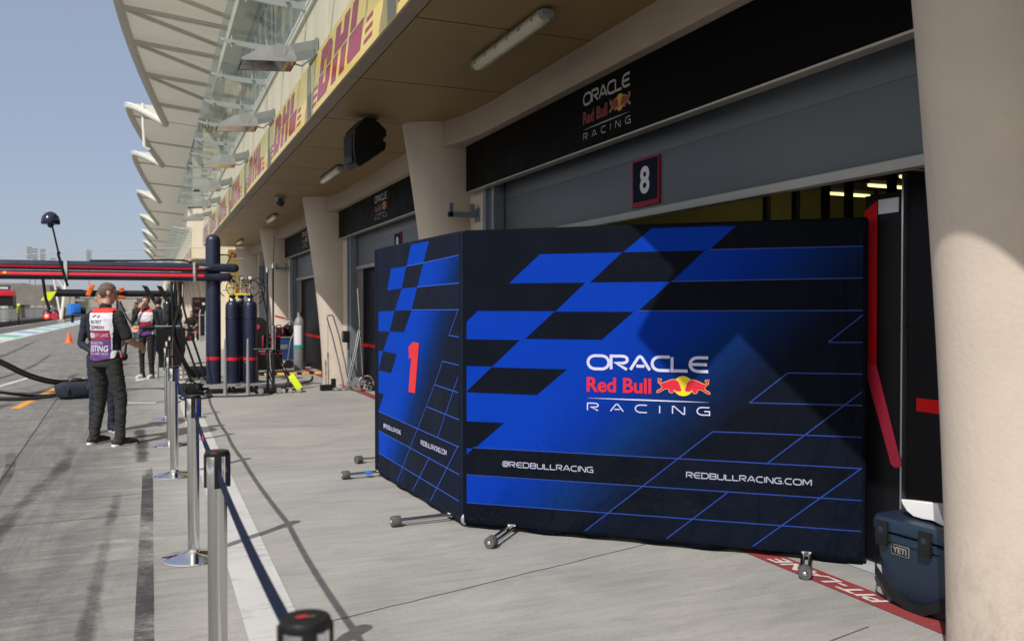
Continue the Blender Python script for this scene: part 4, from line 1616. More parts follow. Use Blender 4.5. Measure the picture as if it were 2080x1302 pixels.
SY = [(.245, 1.52), (.225, 3.42), (.232, 5.64), (.185, 8.47), (.182, 10.35), (.19, 12.7), (.24, 15.0), (.33, 17.4)]
slab = ['nearest chrome stanchion, only its black cap showing at the bottom edge', 'second chrome stanchion, its post running off the bottom of the picture',
        'third chrome stanchion, the nearest one with its round base showing', 'fourth chrome stanchion from the camera along the white line',
        'fifth chrome stanchion, its base beside the shoe of the man in the vest', 'sixth chrome stanchion, thin and far along the belt line',
        'seventh chrome stanchion, in front of the black bags', 'last chrome stanchion, beside the black equipment cart']
S0 = stanchion(slab[0])
S0.location = (SY[0][0], SY[0][1], 0)
ST = [S0]
for (x, y), lab in zip(SY[1:], slab[1:]):
    ST.append(dup(S0, (x, y, 0), 0, lab))
for i in range(len(SY) - 1):
    (xa, ya), (xb, yb) = SY[i], SY[i + 1]
    mb = MB()
    n = 24
    vs, fs = [], []
    for k in range(n + 1):
        t = k / n
        y = ya + .047 + (yb - ya - .094) * t
        x = xa + (xb - xa) * t
        sag = -.022 * 4 * t * (1 - t)
        for dz in (.958 + sag, .905 + sag):
            vs += [(x - .0011 - xa, y - ya, dz), (x + .0011 - xa, y - ya, dz)]
    for k in range(n):
        a, b = 4 * k, 4 * k + 4
        fs += [[a, b, b + 2, a + 2], [a + 1, a + 3, b + 3, b + 1], [a, a + 1, b + 1, b], [a + 2, b + 2, b + 3, a + 3]]
    mb.add(vs, fs)
    bo = mb.build('belt', M['belt'], ST[i], 0)
    if i == 1:
        e = MB()
        e.add([(-.0016, .95 + 0 * i, .945), (-.0016, 1.08, .945), (-.0016, 1.08, .922), (-.0016, .95, .922)], [[0, 1, 2, 3]])
        e.v = [(v[0] + (xb - xa) * .5, v[1], v[2] - .02) for v in e.v]
        e.build('belt_print', M['crimson'], bo, 0)

# ================================================================== COOLER
cl = thing('cooler', 'dark blue hard cooler with black latches and a metal badge standing by the column', 'cooler', (3.54, 3.17, .004), R(4))
mb = MB()
def rr(x0, x1, y0, y1, z, r=.05, n=5):
    pts = []
    for cx, cy, a in ((x1 - r, y1 - r, 0), (x0 + r, y1 - r, 90), (x0 + r, y0 + r, 180), (x1 - r, y0 + r, 270)):
        for k in range(n):
            t = R(a + 90 * k / (n - 1))
            pts.append((cx + r * math.cos(t), cy + r * math.sin(t), z))
    return pts
mb.loft([rr(.04, .34, -.235, .235, .0, .05), rr(.025, .355, -.25, .25, .02, .055), rr(.0, .38, -.275, .275, .33, .06), rr(.0, .38, -.275, .275, .345, .06)])
mb.loft([rr(-.006, .386, -.281, .281, .331, .06), rr(-.012, .392, -.287, .287, .337, .06), rr(-.012, .392, -.287, .287, .365, .06), rr(-.004, .384, -.279, .279, .372, .06)])
mb.build('body', M['cooler'], cl, 35)
mb = MB()
mb.loft([rr(-.008, .388, -.283, .283, .382, .06), rr(-.016, .396, -.291, .291, .388, .06), rr(-.016, .396, -.291, .291, .43, .06), rr(-.006, .386, -.281, .281, .452, .06), rr(.02, .36, -.25, .25, .458, .05)])
mb.box(-.02, -.005, -.10, .12, .392, .42, .006)
mb.build('lid', M['cooler'], cl, 35)
for y in (-.055, .2):
    mb = MB()
    mb.box(-.032, -.012, y - .035, y + .035, .31, .435, .006)
    lo = mb.build('latch', M['rubber_black'], cl)
    MB().box(-.0345, -.031, y - .014, y + .014, .375, .405, .002).build('pull_tab', M['cooler'], lo)
bd = MB()
bd.box(-.004, .004, .05, .158, .272, .327, .004)
bo = bd.build('badge', M['alu'], cl)
mb = MB()
fnb = lambda u, v, d: (-.004 - d, u, v)
poly(mb, [(.054, .276), (.154, .276), (.154, .323), (.054, .323)], fnb, .0008)
mb.build('badge_field', M['black'], bo, 0)
mb = MB()
put_text(mb, 'YETI', (0, .082, .284, .316), lambda u, v, d: (-.004 - d, .146 - u, v), .0018, .03)
mb.build('badge_lettering', M['alu'], bo, 0)
mb = MB()
pts = [(.03, -.283, .22), (-.01, -.24, .20), (-.004, -.14, .09), (.014, -.03, .03), (.016, .05, .02), (.006, .16, .07), (-.002, .25, .17), (.05, .283, .22)]
vs, fs = [], []
for i, (x, y, z) in enumerate(pts):
    vs += [(x - .012, y, z + .026), (x - .012, y, z - .026), (x - .006, y, z - .026), (x - .006, y, z + .026)]
for i in range(len(pts) - 1):
    for k in range(4):
        fs.append([4 * i + k, 4 * i + (k + 1) % 4, 4 * i + 4 + (k + 1) % 4, 4 * i + 4 + k])
mb.add(vs, fs)
mb.build('strap', M['rubber_black'], cl, 40)
# white moulded part lying on the lid
wp = MB()
pr = [(0, .078), (.10, .088), (.21, .099), (.216, .094), (.232, .040), (.245, .018), (.29, .006), (.30, .002), (.298, -.006), (.262, -.006), (.228, .000), (.185, .010), (.13, .006), (.075, .008), (.035, .028), (.008, .060)]
bk = [(t + .012, z * .72 - .004) for t, z in pr]
n = len(pr)
rings = [[(0, -t, z) for t, z in pr], [(.004, -t, z + .004) for t, z in pr], [(.09, -t * .97 - .01, z * .9 + .001) for t, z in pr], [(.17, -t, z) for t, z in bk]]
wp.loft(rings)
wo = wp.build('moulded_cover', M['white'], None, 25)
bvm = wo.modifiers.new('round', 'BEVEL')
bvm.width = .004
bvm.segments = 2
bvm.angle_limit = R(40)
wo.location = (3.60, 3.335, .468)
wo.rotation_euler = (0, 0, R(4))
tag(wo, 'white moulded plastic part lying on the lid of the blue cooler', 'plastic cover')
# ================================================================== PEOPLE
def seg_d(P, a, b, ra, rb):
    ab = b - a
    t = np.clip(((P - a) @ ab) / max(1e-9, ab @ ab), 0, 1)
    return np.linalg.norm(P - (a + t[:, None] * ab), axis=1) - (ra + (rb - ra) * t)


class Body:
    """one continuous figure: tapered limbs, lofted torso, head and hands fused by a voxel remesh, regions kept for clothing"""
    def __init__(s):
        s.mb = MB()
        s.prim = []

    def cap(s, a, b, ra, rb, reg):
        a, b = Vector(a), Vector(b)
        s.mb.cyl(a, b, ra, rb, n=14)
        s.mb.ball(a, ra * .999, u=14, v=8)
        s.mb.ball(b, rb * .999, u=14, v=8)
        s.prim.append(('c', np.array(a), np.array(b), ra, rb, reg))

    def ell(s, c, rad, reg, rot=None):
        s.mb.ball(c, 1., rad, u=20, v=14, rot=rot)
        s.prim.append(('e', np.array(c), np.array(rad), None if rot is None else np.array(rot.to_3x3()), 0, reg))

    def torso(s, rings, reg):
        R_ = []
        for c, rx, ry, yaw in rings:
            R_.append([(c[0] + rx * math.cos(t) * math.cos(yaw) - ry * math.sin(t) * math.sin(yaw), c[1] + rx * math.cos(t) * math.sin(yaw) + ry * math.sin(t) * math.cos(yaw), c[2])
                       for t in (2 * PI * k / 24 for k in range(24))])
        s.mb.loft(R_)
        for (c, rx, ry, yaw), (c2, rx2, ry2, _) in zip(rings[:-1], rings[1:]):
            s.prim.append(('t', np.array(c), np.array(c2), (rx, ry), (rx2, ry2), reg))

    def hand(s, w, d, pn, side, curl, k=1., reg='skin'):
        d = Vector(d).normalized()
        pn = Vector(pn)
        pn = (pn - d * pn.dot(d)).normalized()
        ac = d.cross(pn) * side
        w = Vector(w)
        for q in (-.024, -.008, .008, .024):
            s.cap(w + d * .01 + ac * q * .7 * k, w + d * .085 * k + ac * q * k, .015 * k, .013 * k, reg)
        for q, L in ((-.030, .062), (-.010, .076), (.010, .082), (.030, .072)):
            p = w + d * .088 * k + ac * q * k
            dd = d
            for i, f in enumerate((.45, .32, .23)):
                dd = (Matrix.Rotation(-curl * side if False else curl, 3, ac) @ dd) if False else (dd * math.cos(curl) + pn * math.sin(curl)).normalized()
                e = p + dd * L * f * k
                s.cap(p, e, (.0098 - .001 * i) * k, (.0092 - .001 * i) * k, reg)
                p = e
        p = w + d * .025 * k + ac * .03 * k
        e = p + (d * .6 + ac * .6 + pn * .45).normalized() * .045 * k
        s.cap(p, e, .0125 * k, .011 * k, reg)
        s.cap(e, e + (d * .85 + pn * .5).normalized() * .035 * k, .0105 * k, .009 * k, reg)

    def head(s, c, yaw, pitch, k=1.):
        M3 = Matrix.Translation(c) @ Matrix.Rotation(yaw, 4, 'Z') @ Matrix.Rotation(pitch, 4, 'X')
        T = lambda p: M3 @ Vector(p)
        r4 = M3.copy()
        r4.translation = (0, 0, 0)
        s.ell(T((0, -.012, .03)), (.074 * k, .094 * k, .088 * k), 'skin', r4)
        s.ell(T((0, .018, -.03)), (.060 * k, .072 * k, .085 * k), 'skin', r4)
        s.ell(T((0, .045, -.088)), (.034, .032, .028), 'skin', r4)
        s.cap(T((0, .083, .012)), T((0, .104, -.026)), .0105, .0145, 'skin')
        s.cap(T((-.022, .082, -.058)), T((.022, .082, -.058)), .010, .010, 'lip')
        s.cap(T((-.04, .074, .030)), T((.04, .074, .030)), .0105, .0105, 'skin')
        for q in (-1, 1):
            s.ell(T((q * .076, -.008, .0)), (.011, .021, .032), 'skin', r4)
        s.hm = M3
        return T

    def finish(s, name, parent, mats, voxel, smooth=3):
        me = bpy.data.meshes.new(name)
        me.from_pydata(s.mb.v, [], s.mb.f)
        ob = bpy.data.objects.new(name, me)
        COL.objects.link(ob)
        m = ob.modifiers.new('r', 'REMESH')
        m.mode = 'VOXEL'
        m.voxel_size = voxel
        m2 = ob.modifiers.new('s', 'SMOOTH')
        m2.factor = .5
        m2.iterations = smooth
        dg = bpy.context.evaluated_depsgraph_get()
        out = bpy.data.meshes.new_from_object(ob.evaluated_get(dg))
        out.name = name
        bpy.data.objects.remove(ob)
        n = len(out.polygons)
        C = np.empty(n * 3)
        out.polygons.foreach_get('center', C)
        C = C.reshape(n, 3)
        regs = list(dict.fromkeys(p[-1] for p in s.prim))
        D = np.full((len(regs), n), 9.)
        for p in s.prim:
            if p[0] == 'c':
                d = seg_d(C, p[1], p[2], p[3], p[4])
            elif p[0] == 'e':
                q = C - p[1]
                if p[3] is not None:
                    q = q @ p[3]
                d = (np.linalg.norm(q / p[2], axis=1) - 1) * p[2].min()
            else:
                t = np.clip((C[:, 2] - p[1][2]) / (p[2][2] - p[1][2] + 1e-9), 0, 1)
                c = p[1] + t[:, None] * (p[2] - p[1])
                rx = p[3][0] + t * (p[4][0] - p[3][0])
                ry = p[3][1] + t * (p[4][1] - p[3][1])
                q = C - c
                d = (np.sqrt((q[:, 0] / rx) ** 2 + (q[:, 1] / ry) ** 2) - 1) * np.minimum(rx, ry)
                d = np.maximum(d, np.abs(q[:, 2]))
            i = regs.index(p[-1])
            D[i] = np.minimum(D[i], d)
        lab = D.argmin(0)
        s.regs, s.lab, s.C = regs, lab, C
        mn = list(dict.fromkeys(mats.values()))
        for k in mn:
            out.materials.append(M[k])
        lut = np.array([mn.index(mats.get(r, mats['skin'])) for r in regs])
        out.polygons.foreach_set('material_index', lut[lab].astype(np.int32))
        # cloth folds: creases run round the limbs, deepest at knees, elbows and ankles
        cloth = np.zeros(len(out.vertices))
        for pl_, l_ in zip(out.polygons, lab):
            if regs[l_] in ('legs', 'arm', 'top', 'fore') and mats.get(regs[l_]) != 'skin':
                for vi in pl_.vertices:
                    cloth[vi] = 1.4 if regs[l_] == 'legs' else 1.
        nrm = [v.normal.copy() for v in out.vertices]
        for v, n_, c_ in zip(out.vertices, nrm, cloth):
            if c_:
                q = v.co
                a_ = mnoise.noise(Vector((q.x * 6, q.y * 6, q.z * 19 + q.x * 9)))
                b_ = mnoise.noise(Vector((q.x * 14 + 7, q.y * 14, q.z * 34 - q.y * 12)))
                v.co = q + n_ * (c_ * (.0062 * a_ + .0036 * b_))
        out.shade_smooth()
        o = bpy.data.objects.new(name, out)
        COL.objects.link(o)
        o.parent = parent
        s.o = o
        return o

    def shell(s, name, mask, off, mat_fn, mats, parent, thick=.006, jit=0.):
        """clothing or hair grown from the body's own surface"""
        me = s.o.data
        bm = bmesh.new()
        bm.from_mesh(me)
        bm.faces.ensure_lookup_table()
        rm = [f for f, k in zip(bm.faces, mask) if not k]
        bm.normal_update()
        bmesh.ops.delete(bm, geom=rm, context='FACES')
        bm.normal_update()
        rnd = random.Random(3)
        nv = [v.normal.copy() for v in bm.verts]
        for v, n_ in zip(bm.verts, nv):
            v.co += n_ * (off + jit * (math.sin(v.co.x * 90) * math.sin(v.co.z * 75 + v.co.y * 60)))
        out = bpy.data.meshes.new(name)
        for m in mats:
            out.materials.append(M[m])
        for f in bm.faces:
            f.material_index = mat_fn(f.calc_center_median())
            f.smooth = True
        bm.to_mesh(out)
        bm.free()
        o = bpy.data.objects.new(name, out)
        COL.objects.link(o)
        o.parent = parent
        so = o.modifiers.new('thickness', 'SOLIDIFY')
        so.thickness = thick
        so.offset = 0
        return o


def figure(name, label, loc, rz, H=1.8, top='polo', legs='jeans', shoes='shoe', hair='hair', feet=((-.11, 0, 0), (.11, 0, 0)), knees=None, wrists=((-.28, .05, .85), (.28, .05, .85)),
           elbows=((-.27, -.03, 1.12), (.27, -.03, 1.12)), sleeve=1., headyaw=0., headpitch=0., voxel=.009, hip=.94, lean=0., curl=.35, pn=((1, 0, 0), (-1, 0, 0)), hips=None, bulk=1., shorts=False, group=None, hdir=None):
    k = H / 1.8
    root = thing(name, label, 'person', loc, rz, group)
    b = Body()
    V = lambda p: (p[0] * k, p[1] * k, p[2] * k)
    hx = hips or ((-.095, 0, hip), (.095, 0, hip))
    dz = hip - .94
    # torso
    tr = [(-.02, .145, .10, .87), (-.0, .168, .118, .95), (.0, .160, .110, 1.05), (.005, .158, .108, 1.14), (.012, .178, .122, 1.28), (.008, .190, .120, 1.38), (-.005, .175, .095, 1.455), (-.012, .105, .068, 1.50)]
    rings = [((0, (y + lean * (z - .94) + (hx[0][1])) * k, (z + dz) * k), rx * k * bulk, ry * k * bulk, 0) for y, rx, ry, z in tr]
    b.torso(rings[2:], 'top')
    b.torso(rings[:3], 'legs')
    ly = lambda z: lean * (z - .94) + hx[0][1]
    nz = 1.50 + dz
    b.cap(V((0, ly(1.5) - .012, nz - .02)), V((0, ly(1.6) + .01, nz + .08)), .055 * k, .052 * k, 'skin')
    b.cap(V((0, ly(1.5) - .014, nz - .025)), V((0, ly(1.52) - .008, nz + .022)), .066 * k, .062 * k, 'top')
    T = b.head(V((0, ly(1.68) + .025, 1.675 + dz)), headyaw, headpitch, k)
    for i in (0, 1):
        sg = -1 if i == 0 else 1
        hp = V(hx[i])
        ft = Vector(V(feet[i]))
        fd = Matrix.Rotation(R(feet[i][3] if len(feet[i]) > 3 else -8 * sg), 3, 'Z') @ Vector((0, 1, 0))
        an = ft + Vector((0, 0, .085 * k))
        kn = Vector(V(knees[i])) if knees else (Vector(hp) + an) / 2 + Vector((0, .025, .01))
        b.cap(hp, kn, .090 * k * bulk, .066 * k * bulk, 'legs')
        lowreg = 'skin' if shorts else 'legs'
        b.cap(kn, an + Vector((0, 0, .02)), (.052 if shorts else .061) * k * bulk, (.040 if shorts else .050) * k * bulk, lowreg)
        if not shorts:
            b.cap(an + Vector((0, 0, .04)), an + Vector((0, 0, -.03)) - fd * .01, .054 * k, .058 * k, 'legs')
        b.cap(ft - fd * .055 * k + Vector((0, 0, .044)), ft + fd * .10 * k + Vector((0, 0, .046)), .040 * k, .042 * k, 'shoe')
        b.cap(ft + fd * .10 * k + Vector((0, 0, .044)), ft + fd * .175 * k + Vector((0, 0, .034)), .042 * k, .030 * k, 'shoe')
        b.cap(ft - fd * .060 * k + Vector((0, 0, .012)), ft + fd * .165 * k + Vector((0, 0, .012)), .037 * k, .031 * k, 'sole')
        # arm
        sh = Vector(V((sg * .190 * bulk, ly(1.44) - .008, 1.435 + dz)))
        el = Vector(V(elbows[i]))
        wr = Vector(V(wrists[i]))
        b.cap(sh, el, .056 * k, .044 * k, 'arm')
        if sleeve < 1:
            b.cap(sh.lerp(el, .2), sh.lerp(el, .86), .061 * k, .060 * k, 'arm')
        b.cap(el, el.lerp(wr, .55), .045 * k, .038 * k, 'fore')
        b.cap(el.lerp(wr, .55), wr, .038 * k, .026 * k, 'fore')
        hd_ = (Vector(hdir[i]) if hdir and hdir[i] else (wr - el))
        b.hand(wr, hd_, pn[i], sg, curl, k)
    mats = {'skin': 'skin', 'lip': 'skin', 'top': top, 'arm': top, 'fore': top if sleeve >= 1 else 'skin', 'legs': legs, 'shoe': shoes, 'sole': 'white'}
    b.finish('body', root, mats, voxel)
    # hair: head faces above the hairline
    inv = np.array(b.hm.inverted())
    L = np.c_[b.C, np.ones(len(b.C))] @ inv.T
    isskin = np.array([b.regs[i] == 'skin' for i in b.lab])
    hm = isskin & (np.abs(L[:, 0]) < .12) & (np.abs(L[:, 1]) < .14) & (L[:, 2] > -.12)
    ear = (np.abs(L[:, 0]) > .068) & (L[:, 2] < .034) & (L[:, 1] > -.04)
    line = np.where(L[:, 1] > .03, .068 + (L[:, 1] - .03) * .12, np.where(L[:, 1] > -.035, .024, -.045))
    jit = np.array([mnoise.noise(Vector(p_ * 55)) for p_ in L[:, :3]]) * .012 if len(L) < 400000 else 0
    hm &= (L[:, 2] > line + jit) & ~ear
    if hair:
        b.shell('hair', hm, .0025, lambda c: 0, [hair], root, .004, .002)
    b.root, b.T, b.k = root, T, k
    return b


def add_glasses(b):
    g = MB()
    T = b.T
    for q in (-1, 1):
        g.tube([T((q * .034 + .022 * math.cos(R(a)), .097, .012 + .016 * math.sin(R(a)))) for a in range(0, 360, 30)], .0018, 5, closed=True)
        g.tube([T((q * .056, .097, .016)), T((q * .078, .06, .018)), T((q * .082, -.01, .016))], .0018, 5)
    g.tube([T((-.012, .099, .014)), T((.012, .099, .014))], .0018, 5)
    g.build('glasses', M['black'], b.root)


VESTM = ['vestwhite', 'vestred', 'vestcrim', 'vestpurple']


def add_vest(b, zr=(1.46, 1.27, 1.17, .93), xlim=.172):
    k = b.k
    top = np.array([b.regs[i] in ('top', 'legs') for i in b.lab])
    C = b.C / k
    z0 = zr[3] + .035 * np.abs(C[:, 0]) / .17
    msk = top & (C[:, 2] > z0) & (C[:, 2] < 1.515) & (np.abs(C[:, 0]) < xlim)
    side = (np.abs(C[:, 0]) > .150) & (C[:, 2] > 1.05) & (np.abs(C[:, 1]) < .05)
    neck = (np.hypot(C[:, 0], C[:, 1]) < .085) & (C[:, 2] > 1.46)
    msk &= ~side & ~neck

    def mf(c):
        z = c.z / k
        if abs(c.x / k) > .155 and z < 1.46:
            return 0
        return 1 if z > zr[0] and c.x > -.2 else (0 if z > zr[1] else (2 if z > zr[2] else 3))
    return b.shell('vest', msk, .013, mf, VESTM, b.root, .004)


def vest_print(b, vest, items, back=True):
    dg = bpy.context.evaluated_depsgraph_get()
    bm = bmesh.new()
    bm.from_mesh(vest.data)
    tree = BVHTree.FromBMesh(bm)
    sg = -1 if back else 1
    for nm, box, mat, bold, shear in items:
        mb = MB()
        def fn(u, v, d):
            x = u if back else -u
            h = tree.ray_cast(Vector((x, sg * .6, v)), Vector((0, -sg, 0)))
            y = h[0].y if h[0] is not None else sg * .13
            return (x, y + sg * (.0045 + d), v)
        if nm == 'mark':
            u0, u1, v0, v1 = box
            w = u1 - u0
            poly(mb, [(u0, v0), (u0 + w * .22, v1), (u0 + w * .55, v1), (u0 + w * .5, v1 - .012), (u0 + w * .3, v1 - .012), (u0 + w * .18, v0)], fn, 0)
            poly(mb, [(u0 + w * .6, v0), (u0 + w * .82, v1), (u1, v1), (u0 + w * .78, v0)], fn, 0)
        else:
            put_text(mb, nm, box, fn, 0, bold, shear)
        mb.build('vest_lettering', M[mat], vest, 0, fixn=False)
    bm.free()


# near man in the media vest, back to the camera
p1 = figure('person', 'man in glasses, black polo and white and purple vest, seen from behind', (-.47, 10.66, 0), R(-48), 1.83, 'polo', 'jeans', 'shoe', 'hair',
            feet=((-.20, .0, 0, 0), (.18, .02, 0, -14)), knees=((-.16, .05, .50), (.155, .05, .50)), elbows=((-.27, .06, 1.15), (.275, .05, 1.17)), wrists=((-.06, .28, 1.13), (.20, .29, 1.08)),
            sleeve=.5, headyaw=R(-28), headpitch=R(-8), voxel=.0075, bulk=1.08, curl=.75, pn=((0, -.6, -.8), (-.9, 0, -.3)))
add_glasses(p1)
v1_ = add_vest(p1)
kk = p1.k
bx = lambda a, b_, c, d: (a * kk, b_ * kk, c * kk, d * kk)
vest_print(p1, v1_, [('mark', bx(-.065, .06, 1.41, 1.437), 'vestpurple', 0, 0), ('193-TEST', bx(-.085, .075, 1.345, 1.383), 'vesttext', .02, 0), ('TELEVISION', bx(-.105, .105, 1.285, 1.323), 'vesttext', .02, 0),
                     ('MEDIA', bx(-.142, -.02, 1.19, 1.245), 'vestwhite', .05, .2), ('PIT LANE', bx(-.005, .142, 1.20, 1.237), 'vestlilac', 0, 0),
                     ('PRE-SEASON', bx(-.13, .08, 1.115, 1.150), 'vestlilac', .0, 0), ('TESTING', bx(-.135, .135, 1.04, 1.105), 'vestwhite', .01, 0), ('FEBRUARY 2025', bx(-.10, .135, 1.005, 1.030), 'vestlilac', 0, 0)])
bd_ = MB()
for q in range(9):
    z = (1.05 + .045 * q) * kk
    for s in (1,):
        bd_.ball((.158 * kk, -.075 * kk, z), .004, u=8, v=6)
mcr = thing('microphone', 'short black and red microphone held by the man in the vest', 'microphone', (-.26, 10.42, 1.06))
m_ = MB()
m_.cyl((0, 0, .10), (-.015, -.015, -.02), .012, .015, n=12)
m_.build('handle', M['black'], mcr)
m_ = MB()
m_.ball((-.02, -.02, -.055), .036, (1, 1, 1.3), u=16, v=10)
m_.build('foam_head', M['rubber_black'], mcr)
m_ = MB()
m_.cyl((-.045, -.05, -.05), (-.052, -.058, -.05), .014, .014, n=12)
m_.build('badge', M['redbright'], mcr)

p2 = figure('person', 'man in dark navy jacket and trousers, mostly hidden behind the man in the vest', (-.565, 11.75, 0), R(-165), 1.77, 'navycloth', 'navycloth', 'shoe', 'hair', voxel=.010,
            elbows=((-.235, -.04, 1.12), (.235, -.04, 1.12)), wrists=((-.12, .20, 1.05), (.12, .20, 1.0)))
vc = thing('video_camera', 'small camera in a blue rain cover at the shoulder of the man in navy', 'camera', (-.88, 11.8, 1.52), R(20))
vc.scale = (.8, .8, .8)
m_ = MB()
m_.box(-.07, .07, -.11, .11, -.07, .09, .025)
m_.box(-.05, .06, -.15, -.08, -.05, .06, .02)
m_.build('rain_cover', M['blueprop'], vc)
m_ = MB()
m_.cyl((.05, -.05, -.01), (.15, -.07, -.02), .048, .055, n=16)
m_.cyl((-.02, 0, -.08), (-.02, 0, -.2), .02, n=8)
m_.build('lens', M['black'], vc)
p3 = figure('person', 'bearded man in black with white shoes holding a hand to his mouth', (-.10, 20.35, 0), R(150), 1.80, 'polo', 'polo', 'shoewhite', 'hairdark', voxel=.011,
            elbows=((-.27, .0, 1.12), (.20, .24, 1.22)), wrists=((.04, .2, 1.10), (.05, .19, 1.52)), headyaw=R(8), curl=.5, pn=((0, -1, 0), (0, -1, .2)), hdir=(None, (-.25, -.2, 1)))
v3_ = add_vest(p3, (1.44, 1.24, 1.14, .93))
p4 = figure('person', 'man in blue jeans and dark top walking behind the bearded man in the vest', (.14, 21.9, 0), R(-20), 1.80, 'navycloth', 'bluejeans', 'shoe', 'hairdark', voxel=.013, feet=((-.10, -.15, 0), (.10, .2, 0)))
p5 = figure('person', 'man in black shirt and shorts sitting on a case beside the dark gantry post', (1.72, 43.2, 0), R(176), 1.80, 'polo', 'polo', 'shoewhite', 'hairdark', voxel=.014, hip=.52, sleeve=.5, shorts=True,
            feet=((-.2, .42, 0), (.2, .42, 0)), knees=((-.2, .44, .50), (.2, .44, .50)), elbows=((-.28, .10, .74), (.28, .10, .74)), wrists=((-.16, .36, .62), (.16, .36, .62)), lean=.18)
seat_ = thing('flight_case', 'small dark case that the man in shorts sits on', 'case', (1.72, 43.1, 0))
MB().box(-.35, .35, -.3, .12, .02, .44, .02).build('body', M['black'], seat_)
MB().box(-.352, .352, -.302, .122, .36, .385, .004).build('edge_band', M['alu'], seat_)
p6 = figure('person', 'crew member in teal trousers and dark jacket standing far down the lane', (-.72, 45.0, 0), R(120), 1.80, 'black', 'tealcloth', 'shoe', 'hairdark', voxel=.016)
p7 = figure('person', 'marshal in yellow helmet and dark overalls by the lane side fence', (-10.5, 84.0, 0), R(-90), 1.80, 'hivis', 'navycloth', 'shoe', None, voxel=.02)
hl = MB()
hl.ball(p7.T((0, 0, .03)), .14, u=14, v=10)
hl.build('helmet', M['fluo'], p7.root)
figs = [('crew member in red shirt at the far fence, left of the yellow helmet', (-10.6, 71, 0), 'redcloth'), ('distant figure in dark clothes by the fence near the white pylon', (-9.9, 118, 0), 'polo'),
        ('distant figure in navy standing at the left picture edge by the fence', (-10.6, 66.5, 0), 'navycloth'), ('person in dark team kit standing in front of the far black tool cabinet', (1.28, 47.5, 0), 'polo'),
        ('person in dark kit half hidden by the hanging hoses', (1.0, 45.2, 0), 'navycloth')]
M['redcloth'] = pm('red_cloth', (.35, .03, .03), .85, var=.2, vs=9)
for lab, loc, mt in figs:
    f_ = figure('person', lab, loc, R(random.uniform(-180, 180)), random.uniform(1.72, 1.84), mt, 'navycloth', 'shoe', 'hairdark', voxel=.022)

# ================================================================== PIT GANTRY AND ITS EQUIPMENT
GY = 16.45
ga = thing('pit_gantry', 'dark navy gantry with a round topped post and twin red striped boom', 'gantry', (1.03, GY, 0))
mb = MB()
mb.lathe([(.13, .17), (.13, 2.74)] + [(.13 * math.cos(R(a)), 2.74 + .13 * math.sin(R(a))) for a in range(10, 91, 10)], n=36)
mb.build('post', M['navy'], ga, 50)
MB().lathe([(.1315, .595), (.1325, .60), (.1325, .65), (.1315, .655)], n=36).build('red_band', M['redbright'], ga)
for zc, xr, nm in ((2.255, .36, 'boom'), (2.09, .24, 'boom')):
    mb = MB()
    rr_ = .078
    prof = [(rr_ * math.cos(R(a)), xr - .0 + rr_ * math.sin(R(a))) for a in range(0, 91, 15)]
    prof = [(rr_ * math.cos(R(-a)), -7.2 - rr_ * math.sin(R(a))) for a in range(90, -1, -15)] + prof
    mb.lathe(prof, (0, 0, 0), 24, axis='X')
    mb.v = [(x, y - .14, z + zc) for x, y, z in mb.v]
    bo = mb.build(nm, M['navy'], ga, 50)
    st = MB()
    vs, fs = [], []
    a0, a1 = (-38, -8) if zc > 2.2 else (-4, 34)
    xa_, xb_ = -7.0, -.16
    for i, a in enumerate(np.linspace(a0, a1, 6)):
        y = -.14 - (rr_ + .002) * math.cos(R(a))
        z = zc + (rr_ + .002) * math.sin(R(a))
        vs += [(xa_, y, z), (xb_, y, z)]
    for i in range(5):
        fs.append([2 * i, 2 * i + 1, 2 * i + 3, 2 * i + 2])
    st.add(vs, fs)
    st.build('stripe', M['redbright'], bo, 60)
mb = MB()
for x in (-.32, -2.36, -4.4):
    mb.box(x - .03, x + .03, -.235, -.06, 2.005, 2.345, .008)
mb.box(-.25, -.05, -.26, -.2, 2.24, 2.27, .004)
mb.build('clamp', M['steel'], ga)
mb = MB()
mb.tube([(-2.0, -.1, 2.345), (-1.2, -.1, 2.36), (-.75, -.1, 2.385), (-.5, -.1, 2.38), (-.36, -.1, 2.34)], .016, 8)
mb.tube([(.13, -.02, 2.50), (.24, -.05, 2.50), (.30, -.06, 2.46), (.24, -.08, 2.34)], .012, 8)
mb.build('boom_hose', M['rubber_black'], ga)
fn = lambda u, v, d: (u - 1.03 - 0, -.224 - d, v)
mb = MB()
put_text(mb, 'Red Bull', (-2.9, -2.34, 2.105, 2.135), lambda u, v, d: (u - 1.03, -.2195 - d, v), .004, .03)
mb.build('boom_lettering', M['red'], ga, 0)
mb = MB()
poly(mb, [(-3.25 + 1.03 + .03 * math.cos(R(a)), 2.12 + .022 * math.sin(R(a))) for a in range(0, 360, 30)], lambda u, v, d: (u - 1.03, -.2195 - d, v), .004)
mb.build('boom_emblem', M['yellow'], ga, 0)
# dome on a tilted mast
mb = MB()
mb.cyl((-2.33, -.24, 1.90), (-2.47, -.24, 2.45), .022, n=10)
mb.cyl((-2.45, -.24, 2.40), (-2.555, -.24, 2.93), .015, n=10)
mb.cyl((-2.452, -.24, 2.44), (-2.462, -.24, 2.48), .027, n=10)
mo = mb.build('dome_mast', M['black'], ga)
mb = MB()
mb.lathe([(.0, 2.93), (.135, 2.93), (.145, 2.95), (.142, 3.0), (.125, 3.06), (.08, 3.115), (.05, 3.13), (.03, 3.14)], (-2.575, -.24, 0), 28)
mb.ball((-2.575, -.24, 2.92), .05, u=12, v=8)
mb.build('dome', M['navygloss'], mo, 50)
